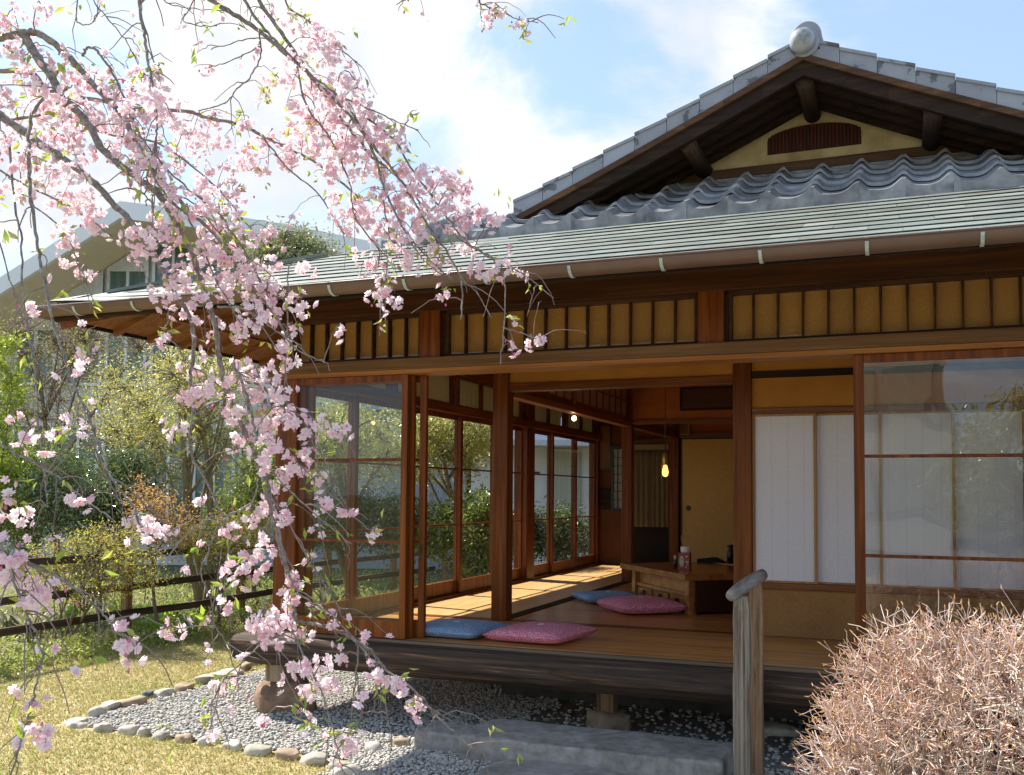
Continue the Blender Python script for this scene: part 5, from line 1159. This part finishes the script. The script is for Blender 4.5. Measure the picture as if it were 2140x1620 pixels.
# boughs: (points in the photograph), distance at start and end, width at start and end
BO = [
 ([(-60, 92), (0, 80), (55, 68), (85, 72), (130, 105), (180, 160), (222, 205), (262, 250), (285, 300), (310, 345), (345, 385), (395, 440), (440, 480), (480, 530), (520, 590), (560, 640), (600, 700)], 3.5, 3.1, 17, 4),
 ([(52, 72), (62, 95), (85, 130), (110, 165), (122, 195), (135, 215), (150, 220), (180, 255), (210, 305), (250, 345), (290, 375), (330, 405), (360, 450), (385, 495), (400, 525), (418, 580), (437, 640), (452, 690), (460, 760), (478, 830), (510, 900), (540, 970), (565, 1060), (588, 1140), (600, 1200), (612, 1245), (614, 1286), (624, 1300), (660, 1305), (709, 1320), (748, 1341), (778, 1364), (801, 1394), (837, 1423), (882, 1459), (918, 1502), (964, 1544), (1003, 1577)], 3.45, 2.7, 19, 3),
 ([(-60, 200), (30, 262), (100, 310), (150, 345), (200, 385), (240, 430), (275, 465), (320, 530), (360, 600), (395, 660), (405, 720), (398, 790), (405, 853), (397, 937), (437, 1018), (470, 1090)], 3.3, 2.9, 17, 4),
 ([(-60, 148), (60, 152), (105, 195), (150, 203), (200, 208), (270, 225), (385, 232), (430, 245), (490, 258), (520, 270), (560, 290), (600, 310), (660, 340), (700, 370), (760, 420)], 4.1, 3.9, 11, 4),
 ([(400, -60), (430, -10), (480, 25), (530, 55), (560, 80), (600, 115), (640, 150), (680, 190), (725, 235), (760, 280), (800, 330), (840, 380), (870, 430), (900, 480), (935, 530), (965, 590), (963, 668)], 3.7, 3.4, 11, 3),
 ([(480, -60), (505, -10), (540, 45), (580, 90), (620, 130), (660, 165), (720, 205), (790, 235), (830, 255), (875, 272)], 3.6, 3.4, 7, 2),
 ([(520, -60), (540, 0), (575, 50), (615, 110), (650, 160), (690, 215), (730, 270), (770, 320), (820, 360), (860, 400), (900, 450), (960, 500), (1033, 540), (1091, 572), (1157, 623)], 3.7, 3.5, 9, 2),
 ([(590, -50), (600, 10), (640, 40), (680, 70), (720, 110), (756, 140)], 3.8, 3.7, 5, 2),
 ([(690, 190), (740, 240), (787, 336), (801, 387), (831, 454), (851, 488), (892, 538), (946, 584)], 3.6, 3.4, 6, 2.5),
 ([(760, 240), (824, 293), (858, 350), (902, 410), (942, 464), (969, 498), (1020, 538), (1053, 572), (1053, 686), (1046, 761)], 3.5, 3.3, 5, 2.5),
 ([(831, 454), (865, 517), (908, 564), (935, 576)], 3.45, 3.4, 3, 2), ([(801, 420), (815, 509), (807, 572), (805, 645), (808, 690)], 3.45, 3.35, 3.5, 2),
 ([(935, 530), (969, 587), (995, 610), (1026, 665)], 3.42, 3.35, 3, 2), ([(1053, 686), (1079, 693), (1100, 700), (1125, 712)], 3.32, 3.3, 3, 2),
 ([(300, -60), (292, -10), (297, 50), (305, 100), (315, 160), (325, 210), (329, 260), (325, 300), (312, 340), (305, 400), (306, 430)], 2.5, 2.4, 8, 3),
 ([(140, 185), (100, 195), (68, 240), (60, 310), (62, 360), (65, 420), (75, 480), (82, 540), (95, 600), (105, 650), (125, 720), (150, 790), (180, 860), (210, 940), (240, 1010), (275, 1055), (300, 1110), (330, 1150), (360, 1172)], 2.7, 2.2, 8, 4),
 ([(20, 300), (30, 420), (44, 500), (47, 600), (67, 735), (77, 820), (80, 887), (91, 954), (94, 1005), (100, 1060)], 2.9, 2.6, 5, 3),
 ([(-40, 400), (0, 505), (25, 600), (60, 700), (90, 800), (110, 900)], 3.2, 2.9, 4, 2),
 ([(-40, 905), (0, 930), (50, 955), (94, 981), (125, 1000), (154, 1026), (196, 1057), (235, 1086)], 2.45, 2.35, 6, 3),
 ([(-50, 1130), (0, 1150), (65, 1183), (118, 1204), (146, 1222), (183, 1251), (217, 1283), (243, 1319), (267, 1335)], 2.25, 2.15, 6, 4),
 ([(-40, 1090), (10, 1150), (26, 1207), (52, 1275), (70, 1314), (89, 1366), (84, 1393), (78, 1420), (69, 1465), (55, 1509), (42, 1560), (22, 1625)], 2.15, 2.05, 6, 4),
 ([(540, 1000), (526, 1050), (466, 1086), (445, 1126), (432, 1162), (419, 1194), (434, 1236), (445, 1275), (450, 1309), (484, 1353), (542, 1377)], 2.9, 2.7, 4, 2.5),
 ([(600, 1190), (624, 1240), (683, 1279), (729, 1322), (768, 1368), (800, 1403), (840, 1443), (900, 1480), (951, 1511)], 2.75, 2.75, 5, 2),
 ([(555, 1290), (572, 1341), (594, 1404), (621, 1462), (630, 1495)], 2.7, 2.65, 4, 2.5), ([(610, 1320), (657, 1413), (680, 1469), (696, 1525), (709, 1583), (722, 1625)], 2.72, 2.65, 4, 2.5),
 ([(748, 1341), (747, 1423), (751, 1446)], 2.75, 2.7, 4, 3), ([(801, 1394), (804, 1440), (810, 1502), (820, 1560)], 2.75, 2.7, 3, 2), ([(630, 1480), (640, 1495), (690, 1544)], 2.68, 2.65, 3, 2),
 ([(600, 1320), (552, 1341), (480, 1407), (455, 1440), (440, 1480), (445, 1530)], 2.7, 2.65, 3.5, 2),
 ([(485, 760), (505, 796), (525, 863), (538, 920), (552, 971), (568, 1040), (575, 1100), (590, 1180)], 2.95, 2.8, 7, 4),
 ([(602, 560), (602, 631), (599, 735), (595, 836), (590, 900)], 3.2, 3.1, 4, 2), ([(454, 641), (505, 645), (545, 668), (592, 702), (626, 735), (676, 756)], 3.0, 2.95, 5, 2.5),
 ([(500, 780), (552, 813), (622, 853), (673, 887), (712, 905)], 3.0, 2.95, 3.5, 2), ([(530, 760), (560, 819), (600, 860), (650, 900), (690, 990), (725, 1060)], 3.0, 2.9, 3.5, 2),
 ([(570, 985), (603, 1025), (676, 1089), (734, 1136)], 2.85, 2.8, 4, 2.5), ([(560, 1030), (609, 1104), (644, 1168), (682, 1228), (722, 1292), (760, 1324)], 2.85, 2.75, 4, 2.5), ([(560, 1090), (572, 1124), (618, 1194)], 2.85, 2.8, 3.5, 2),
 ([(600, 940), (640, 985), (700, 1040), (745, 1085), (790, 1118)], 2.95, 2.9, 3, 2), ([(161, -60), (161, 0), (161, 45), (190, 50), (210, 20)], 3.5, 3.5, 3.5, 2), ([(185, -60), (195, 0), (235, 50), (266, 90), (296, 148), (320, 162)], 3.5, 3.4, 3, 2),
 ([(320, -60), (343, 0), (380, 15), (471, 23)], 3.5, 3.5, 3, 2), ([(415, -60), (404, 0), (383, 44), (437, 55), (461, 49)], 3.4, 3.4, 3, 2),
 ([(560, 80), (518, 81), (480, 92), (441, 104)], 3.6, 3.5, 3, 2), ([(545, 97), (481, 128), (437, 141)], 3.55, 3.5, 3, 2), ([(541, 60), (545, 114), (525, 158), (495, 185), (471, 215), (414, 232)], 3.6, 3.5, 4, 2.5),
 ([(172, 118), (182, 101), (199, 103), (215, 121), (236, 155), (256, 199), (276, 249), (293, 283), (323, 323), (353, 357), (400, 400), (450, 440), (510, 520), (550, 600), (595, 690), (640, 740)], 3.3, 3.1, 6, 2.5),
 ([(990, -60), (1000, -5), (1015, 12), (1050, 25), (1085, 42), (1125, 48)], 3.5, 3.5, 4, 2), ([(860, -60), (855, -10), (828, 10)], 3.5, 3.5, 3, 2),
 ([(290, 300), (340, 400), (390, 450), (430, 540), (470, 620), (520, 700)], 3.2, 3.05, 5, 2.5), ([(330, 405), (400, 420), (470, 500), (560, 570), (620, 640)], 3.3, 3.1, 4, 2),
 ([(20, 250), (120, 240), (220, 280), (330, 300), (440, 380), (500, 450), (560, 520)], 3.8, 3.5, 6, 2.5), ([(-40, 330), (60, 390), (160, 440), (240, 500), (300, 560)], 3.4, 3.2, 5, 2.5),
 ([(60, 420), (130, 480), (160, 540), (180, 590), (200, 640)], 3.2, 3.1, 3.5, 2), ([(330, 560), (350, 640), (340, 700), (300, 760)], 3.05, 3.0, 3, 2), ([(150, 790), (180, 745), (200, 735)], 2.6, 2.6, 2.5, 2),
 ([(620, 140), (640, 220), (690, 290), (730, 380), (740, 450), (790, 520), (790, 560)], 3.6, 3.45, 5, 2.5), ([(545, 280), (600, 350), (660, 400), (700, 460), (720, 490)], 3.8, 3.6, 4, 2),
 ([(480, 830), (430, 850), (380, 890), (340, 895)], 2.95, 2.9, 3, 2), ([(275, 1055), (240, 1030), (180, 880)], 2.5, 2.6, 2.5, 2), ([(60, 700), (70, 650), (100, 640)], 2.9, 2.9, 2.5, 2),
 ([(330, 700), (350, 705), (398, 760), (430, 810)], 3.0, 2.95, 3, 2), ([(500, 1090), (480, 1140), (470, 1200), (472, 1262)], 2.8, 2.75, 3, 2), ([(450, 1309), (400, 1310), (350, 1322)], 2.7, 2.65, 2.5, 2)]
# trunk and overhead limbs, off the left of the frame and over the photographer's view
m = MB(); tp = catmull([(-3.75, -4.05, -.1), (-3.72, -4.02, .8), (-3.80, -4.0, 1.6), (-3.66, -3.95, 2.4), (-3.45, -3.9, 2.95)], 5)
m.tube(tp, np.linspace(.17, .10, len(tp)), 12, jit=.05); m.build('trunk', CBARK, CH, smooth=True)
top = tp[-1]
over = [catmull([tp[-4], at(-520, -120, 3.2), at(-380, -400, 3.3), at(-60, -480, 3.4), at(400, -420, 3.6), at(760, -280, 3.7), at(1020, -190, 3.6)], 7),
        catmull([tp[-6], at(-480, 60, 3.2), at(-300, 40, 3.3), at(-150, 95, 3.45), at(-60, 92, 3.5)], 6), catmull([tp[-7], at(-460, 160, 3.2), at(-250, 120, 3.2), at(-60, 200, 3.3)], 6),
        catmull([tp[-8], at(-450, 330, 3.0), at(-200, 260, 3.0), at(-40, 330, 3.4)], 6), catmull([tp[-11], at(-430, 900, 2.7), at(-200, 840, 2.5), at(-40, 905, 2.45)], 6), catmull([tp[-4], at(-400, 60, 3.6), at(-200, 60, 4.0), at(-60, 148, 4.1)], 6),
        catmull([at(-430, 900, 2.7), at(-250, 980, 2.4), at(-50, 1090, 2.2)], 6)]
for q, (a, b) in zip(over, ((.075, .02), (.05, .016), (.045, .016), (.04, .014), (.035, .010), (.035, .012), (.02, .008))):
    m = MB(); m.tube(q, np.linspace(a, b, len(q)), 9, jit=.04); m.build('limb', CBARK, CH, smooth=True)
allover = np.concatenate(over)
paths = []
for pts, d0, d1, w0, w1 in BO:
    k = len(pts); L_ = np.cumsum([0] + [math.hypot(b[0] - a[0], b[1] - a[1]) for a, b in zip(pts[:-1], pts[1:])]); f_ = L_ / L_[-1]
    P = np.array([at(u, v, d0 + (d1 - d0) * t) for (u, v), t in zip(pts, f_)]); Q = catmull(P, 6)
    Q[1:-1] += rc.normal(0, .0016, (len(Q) - 2, 3)); t = np.linspace(0, 1, len(Q)); dep = d0 + (d1 - d0) * t
    R_ = (w0 + (w1 - w0) * t) / 2 / CAM_F * dep * (1 + .10 * np.sin(np.arange(len(Q)) * 1.9))
    m = MB()
    if pts[0][1] < -40: # hang it from the overhead limb
        j = ((over[0] - Q[0]) ** 2).sum(1).argmin(); s = catmull([over[0][j], (over[0][j] + Q[0]) / 2 + np.array([.02, .0, .03]), Q[0]], 4); m.tube(s, np.linspace(R_[0] * 1.2, R_[0], len(s)), 6)
    m.tube(Q, R_, 8 if w0 > 8 else 6, jit=.06); m.build('bough', CBARK, CH, smooth=True)
    paths.append((Q, dep))
allP = np.concatenate([q for q, _ in paths])
def toPx(P): d = P - CAM_C; w = d @ CF; return np.stack([1070 + CAM_F * (d @ CR) / w, CAM_CY - CAM_F * (d @ CU) / w, w], 1)
allUV = toPx(allP)
# side twigs
ST, EN = [], []
for Q, dep in paths:
    for i in range(2, len(Q) - 1):
        if rc.uniform() < .20:
            tg = Q[min(i + 1, len(Q) - 1)] - Q[i - 1]; tg /= np.linalg.norm(tg) + 1e-9
            dv = tg * .8 + rc.normal(0, .55, 3) + np.array([0, 0, -.35]); dv /= np.linalg.norm(dv); ST.append(Q[i]); EN.append(Q[i] + dv * rc.uniform(.05, .20))
ST, EN = np.array(ST), np.array(EN)
# blossom clusters (where they hang in the photograph, radius)
CL = [(30, 40, 45), (80, 20, 30), (20, 110, 30), (60, 180, 45), (110, 190, 45), (160, 170, 40), (200, 180, 35), (90, 240, 50), (130, 250, 40), (30, 260, 40), (20, 310, 40), (170, 220, 40), (240, 200, 40), (270, 230, 40), (310, 215, 45), (340, 230, 40), (370, 250, 40), (300, 180, 35), (330, 170, 25), (160, 290, 45), (120, 300, 35), (100, 330, 45), (60, 400, 40), (130, 430, 45), (110, 380, 35), (40, 360, 30), (200, 460, 40), (170, 420, 35), (255, 290, 40), (290, 310, 40), (330, 330, 40), (390, 300, 45), (350, 380, 35), (310, 390, 35), (300, 350, 30), (230, 320, 25), (130, 110, 22), (100, 130, 28),
 (310, 505, 58), (355, 500, 42), (275, 485, 32), (440, 420, 35), (490, 400, 30), (510, 330, 45), (545, 350, 30), (480, 350, 25), (430, 150, 18), (430, 350, 25), (150, 540, 28), (180, 572, 24), (130, 500, 36), (60, 650, 22),
 (400, 560, 48), (470, 550, 50), (530, 590, 45), (500, 570, 45), (440, 490, 40), (490, 470, 35), (390, 450, 40), (370, 590, 42), (345, 622, 36), (410, 640, 35), (345, 705, 22), (540, 670, 40), (500, 690, 35), (580, 640, 35), (620, 640, 38), (610, 690, 20), (702, 697, 22), (180, 738, 32), (150, 775, 22),
 (400, 780, 42), (430, 810, 38), (400, 830, 32), (490, 785, 42), (530, 810, 42), (480, 870, 36), (560, 790, 28), (600, 760, 34), (590, 720, 28), (520, 910, 48), (560, 950, 48), (610, 980, 48), (480, 930, 22), (590, 860, 42), (620, 880, 34), (580, 830, 34), (640, 910, 24), (690, 900, 32), (718, 905, 15), (660, 1010, 28), (690, 1050, 28), (722, 1065, 24), (785, 1115, 20), (600, 1080, 30), (520, 1080, 34), (490, 1110, 28), (540, 1130, 28), (430, 1058, 20), (380, 900, 24), (340, 892, 18), (180, 880, 22), (162, 1048, 26), (310, 1112, 34), (288, 1092, 24), (30, 870, 22), (50, 910, 32), (90, 930, 34), (40, 1082, 32), (15, 1050, 20), (20, 1165, 34), (50, 1205, 32), (8, 1190, 26), (95, 1242, 36), (70, 1255, 26), (255, 1350, 34), (278, 1372, 20), (370, 1313, 26), (350, 1322, 12),
 (500, 1170, 38), (480, 1200, 28), (520, 1210, 28), (540, 1180, 28), (470, 1263, 28), (550, 1285, 48), (600, 1310, 44), (640, 1320, 24), (565, 1328, 34), (610, 1250, 28), (620, 1215, 24), (652, 1180, 18), (702, 1295, 24), (765, 1330, 10), (620, 1400, 38), (680, 1420, 38), (650, 1450, 34), (680, 1390, 24), (715, 1380, 12), (790, 1410, 34), (830, 1440, 34), (760, 1452, 24), (870, 1470, 32), (880, 1498, 18), (720, 1568, 38), (740, 1550, 28), (480, 1433, 24), (442, 1452, 20), (445, 1535, 14), (70, 1482, 24), (60, 1520, 22), (95, 1543, 26), (45, 1555, 12), (548, 1510, 7),
 (570, 290, 34), (600, 330, 40), (640, 300, 40), (680, 270, 45), (700, 300, 35), (720, 340, 45), (740, 310, 40), (660, 80, 42), (690, 90, 40), (640, 60, 24), (600, 40, 18), (560, 20, 18), (620, 130, 30), (690, 130, 34), (650, 180, 34), (690, 190, 38), (720, 170, 38), (740, 210, 40), (700, 230, 40), (760, 230, 28), (790, 260, 34), (760, 280, 40), (650, 250, 34), (610, 220, 30), (570, 170, 24), (550, 200, 20), (600, 170, 24), (800, 310, 34), (830, 290, 28), (840, 360, 40), (880, 370, 40), (860, 400, 40), (910, 380, 38), (940, 390, 36), (970, 400, 30), (900, 430, 40), (870, 450, 40), (770, 450, 50), (740, 440, 40), (720, 470, 34), (800, 480, 40), (690, 360, 34), (770, 350, 34), (1000, 450, 42), (1035, 460, 28), (980, 470, 28), (850, 540, 34), (830, 500, 34), (900, 520, 34), (970, 525, 28), (870, 480, 34), (920, 550, 28), (1010, 560, 30), (1050, 570, 28), (1085, 575, 18), (790, 560, 34), (770, 555, 24), (803, 615, 28), (820, 635, 24), (775, 618, 15), (925, 610, 18), (1070, 730, 19), (1110, 715, 22), (1130, 712, 12), (610, 460, 20),
 (1020, 40, 20), (1040, 25, 20), (1085, 50, 18), (1000, 0, 14), (1100, 66, 12), (850, -2, 12), (230, 150, 20), (450, 250, 24), (520, 260, 26), (470, 300, 24), (560, 560, 30), (640, 560, 26), (560, 480, 26),
 (15, 70, 28), (50, 130, 26), (0, 200, 34), (0, 290, 30), (75, 290, 34), (150, 240, 34), (200, 250, 34), (230, 270, 30), (280, 270, 34), (300, 250, 30), (60, 340, 30), (150, 360, 34), (10, 390, 26), (190, 330, 30), (260, 340, 28), (250, 240, 28), (400, 270, 28), (430, 300, 24), (370, 340, 30), (420, 390, 28), (360, 420, 26), (330, 460, 26), (460, 450, 32), (520, 500, 32), (430, 520, 34), (560, 610, 30), (520, 630, 32), (460, 600, 36), (440, 680, 26), (380, 660, 24), (600, 290, 26), (630, 270, 30), (660, 310, 34), (720, 280, 32), (800, 370, 26), (820, 410, 30), (780, 410, 28), (830, 450, 28), (930, 440, 26), (960, 460, 26), (700, 420, 28), (560, 890, 28), (540, 850, 26), (640, 950, 22), (580, 1000, 28), (550, 1060, 24), (560, 1160, 22), (590, 1270, 28), (530, 1310, 28)]
FP, FN_, FS, LP, BP = [], [], [], [], []
extraS, extraE = [], []
for ci, (u, v, r) in enumerate(CL):
    j = ((allUV[:, 0] - u) ** 2 + (allUV[:, 1] - v) ** 2 + (allUV[:, 1] > v) * 900).argmin(); dep = allUV[j, 2] + rc.uniform(-.10, .10)
    c = at(u, v, dep); R_ = r / CAM_F * dep * (1.25 if dep < 2.55 else 1.02); top_ = c + np.array([0, 0, R_ * .6]); extraS.append(allP[j]); extraE.append(top_)
    fr = .0180 * rc.uniform(.92, 1.10); n = int(max(3, 1.72 * (R_ / fr) ** 1.95))
    g = rc.normal(size=(n, 3)); g /= np.linalg.norm(g, axis=1)[:, None]; rr = rc.uniform(0, 1, n) ** .50
    # ragged outline: several lobes
    lob = 1 + .28 * np.sin(g @ rc.normal(0, 2.6, 3) + rc.uniform(0, 6)) + rc.normal(0, .12, n)
    p = c + g * (rr * R_ * .92 * lob)[:, None]; FP.append(p); FN_.append(g + np.array([0, 0, -.25]) + rc.normal(0, .45, (n, 3))); FS.append(np.full(n, fr) * rc.uniform(.85, 1.12, n))
    for k in range(max(1, n // 20)):
        extraS.append(top_); extraE.append(p[rc.integers(n)])
    if rc.uniform() < .45:
        for k in range(rc.integers(2, 5)): LP.append(c + rc.normal(0, .55, 3) * R_ + np.array([0, 0, R_ * .5]))
    if rc.uniform() < .5:
        for k in range(rc.integers(1, 4)): BP.append(c + rc.normal(0, .6, 3) * R_ - np.array([0, 0, R_ * .5]))
# loose blossoms strung along the twigs
for k in rc.choice(len(EN), min(len(EN), 110), replace=False):
    FP.append(EN[k][None] + rc.normal(0, .012, (2, 3))); FN_.append(rc.normal(0, 1, (2, 3))); FS.append(np.full(2, .0145))
for k in rc.choice(len(EN), min(len(EN), 110), replace=False):
    for q in range(2): LP.append(EN[k] + rc.normal(0, .015, 3))
FP, FN_, FS = np.concatenate(FP), np.concatenate(FN_), np.concatenate(FS); nfl = len(FP)
FN_ /= np.linalg.norm(FN_, axis=1)[:, None]
a_ = np.where(np.abs(FN_[:, 2:3]) > .9, np.array([[1., 0, 0]]), np.array([[0, 0, 1.]])); U_ = np.cross(FN_, a_); U_ /= np.linalg.norm(U_, axis=1)[:, None]; V_ = np.cross(FN_, U_)
sp = rc.uniform(0, 6.28, nfl)
tv = [(0, 0, 0)]; tf = []
for wh, (tilt, ln, ph) in enumerate(((.30, 1.0, 0), (.85, .80, .63))):
    for k in range(5):
        an = ph + k * 2 * math.pi / 5; b = len(tv); ct, st_ = math.cos(tilt), math.sin(tilt)
        for (rr, ww, lift) in ((.50, -.30, .02), (.90, -.24, .06), (.84, 0, .02), (.90, .24, .06), (.50, .30, .02)):
            x, y = rr * ln, ww * ln; z = lift; X = x * ct - z * st_; Z = x * st_ + z * ct
            tv.append((X * math.cos(an) - y * math.sin(an), X * math.sin(an) + y * math.cos(an), Z))
        tf += [(0, b, b + 1), (0, b + 1, b + 2), (0, b + 2, b + 3), (0, b + 3, b + 4)]
ns = len(tv)
for k in range(5):
    an = k * 2 * math.pi / 5 + .2; b = len(tv)
    tv += [(.16 * math.cos(an - .5), .16 * math.sin(an - .5), .10), (.16 * math.cos(an + .5), .16 * math.sin(an + .5), .10), (.03 * math.cos(an), .03 * math.sin(an), .06)]; tf += [(b, b + 1, b + 2)]
tv = np.array(tv); tf = np.array(tf)
c_, s_ = np.cos(sp)[:, None], np.sin(sp)[:, None]
X = tv[None, :, 0] * c_ - tv[None, :, 1] * s_; Y = tv[None, :, 0] * s_ + tv[None, :, 1] * c_; Z = np.broadcast_to(tv[None, :, 2], X.shape)
jit = 1 + rc.normal(0, .06, X.shape)
V = FP[:, None] + (X[..., None] * U_[:, None] + Y[..., None] * V_[:, None] + Z[..., None] * FN_[:, None]) * (FS[:, None] * jit)[..., None]
F = (tf[None] + (np.arange(nfl) * len(tv))[:, None, None]).reshape(-1, 3)
mi = np.tile(np.array([0] * (len(tf) - 5) + [1] * 5), nfl)
PETAL = leafy('petal', [(.94, .72, .78), (.95, .82, .86), (.91, .62, .70), (.96, .88, .90), (.94, .77, .82), (.96, .85, .88), (.92, .67, .74), (.97, .91, .93)], .52, .5, .03)
BP = np.array(BP); Vb = (iv[None] * np.array([.0038, .0038, .0062]) + BP[:, None]).reshape(-1, 3); Fb = (iff[None] + (np.arange(len(BP)) * 12)[:, None, None]).reshape(-1, 3)
V = V.reshape(-1, 3); F = np.concatenate([F, Fb + len(V)]); V = np.concatenate([V, Vb]); mi = np.concatenate([mi, np.full(len(Fb), 2)])
array_obj('blossoms', V, F, [PETAL, leafy('flower_heart', [(.62, .20, .24), (.66, .36, .24), (.55, .14, .22)], .2), leafy('bud', [(.72, .14, .30), (.78, .26, .42), (.66, .10, .24)], .2)], CH, mi=mi)
S0 = np.concatenate([ST, np.array(extraS)]); E0 = np.concatenate([EN, np.array(extraE)]); ln = np.linalg.norm(E0 - S0, axis=1); ok = ln > .012; S0, E0, ln = S0[ok], E0[ok], ln[ok]
C1 = S0 + (E0 - S0) * .45 + rc.normal(0, .07, S0.shape) * ln[:, None] + np.array([[0, 0, .30]]) * ln[:, None]; nr = 7; kk = len(S0)
tt = np.linspace(0, 1, nr); Pp = np.stack([(1 - t) ** 2 * S0 + 2 * t * (1 - t) * C1 + t * t * E0 for t in tt], 1); Pp[:, 1:-1] += rc.normal(0, .0022, (kk, nr - 2, 3))
Tn = np.gradient(Pp, axis=1); Tn /= np.linalg.norm(Tn, axis=2, keepdims=True) + 1e-9; Ua = np.cross(Tn, np.array([.31, .2, .93])); Ua /= np.linalg.norm(Ua, axis=2, keepdims=True) + 1e-9; Ub = np.cross(Tn, Ua)
Rr = (np.linspace(.0021, .0010, nr)[None, :, None] * rc.uniform(.7, 1.25, kk)[:, None, None])
Vt = np.stack([Pp + (Ua * math.cos(a) + Ub * math.sin(a)) * Rr for a in np.arange(4) * math.pi / 2], 2).reshape(-1, 3)
qd = np.array([(i * 4 + j, i * 4 + (j + 1) % 4, (i + 1) * 4 + (j + 1) % 4, (i + 1) * 4 + j) for i in range(nr - 1) for j in range(4)])
Ft = (qd[None] + (np.arange(kk) * 4 * nr)[:, None, None]).reshape(-1, 4)
array_obj('twigs', Vt, Ft, leafy('cherry_twig', [(.17, .13, .115), (.28, .23, .21), (.22, .14, .11)], 0, gloss=.03), CH)
LP = np.array(LP); LP = np.repeat(LP, 2, 0) + rc.normal(0, .006, (2 * len(LP), 3))
Vl, Fl = leaf_arrays(LP, .034, .55, .38); array_obj('leaves', Vl, Fl, leafy('young_leaf', [(.30, .42, .04), (.42, .50, .07), (.48, .46, .10), (.22, .34, .04)], .55, .35, .06), CH)
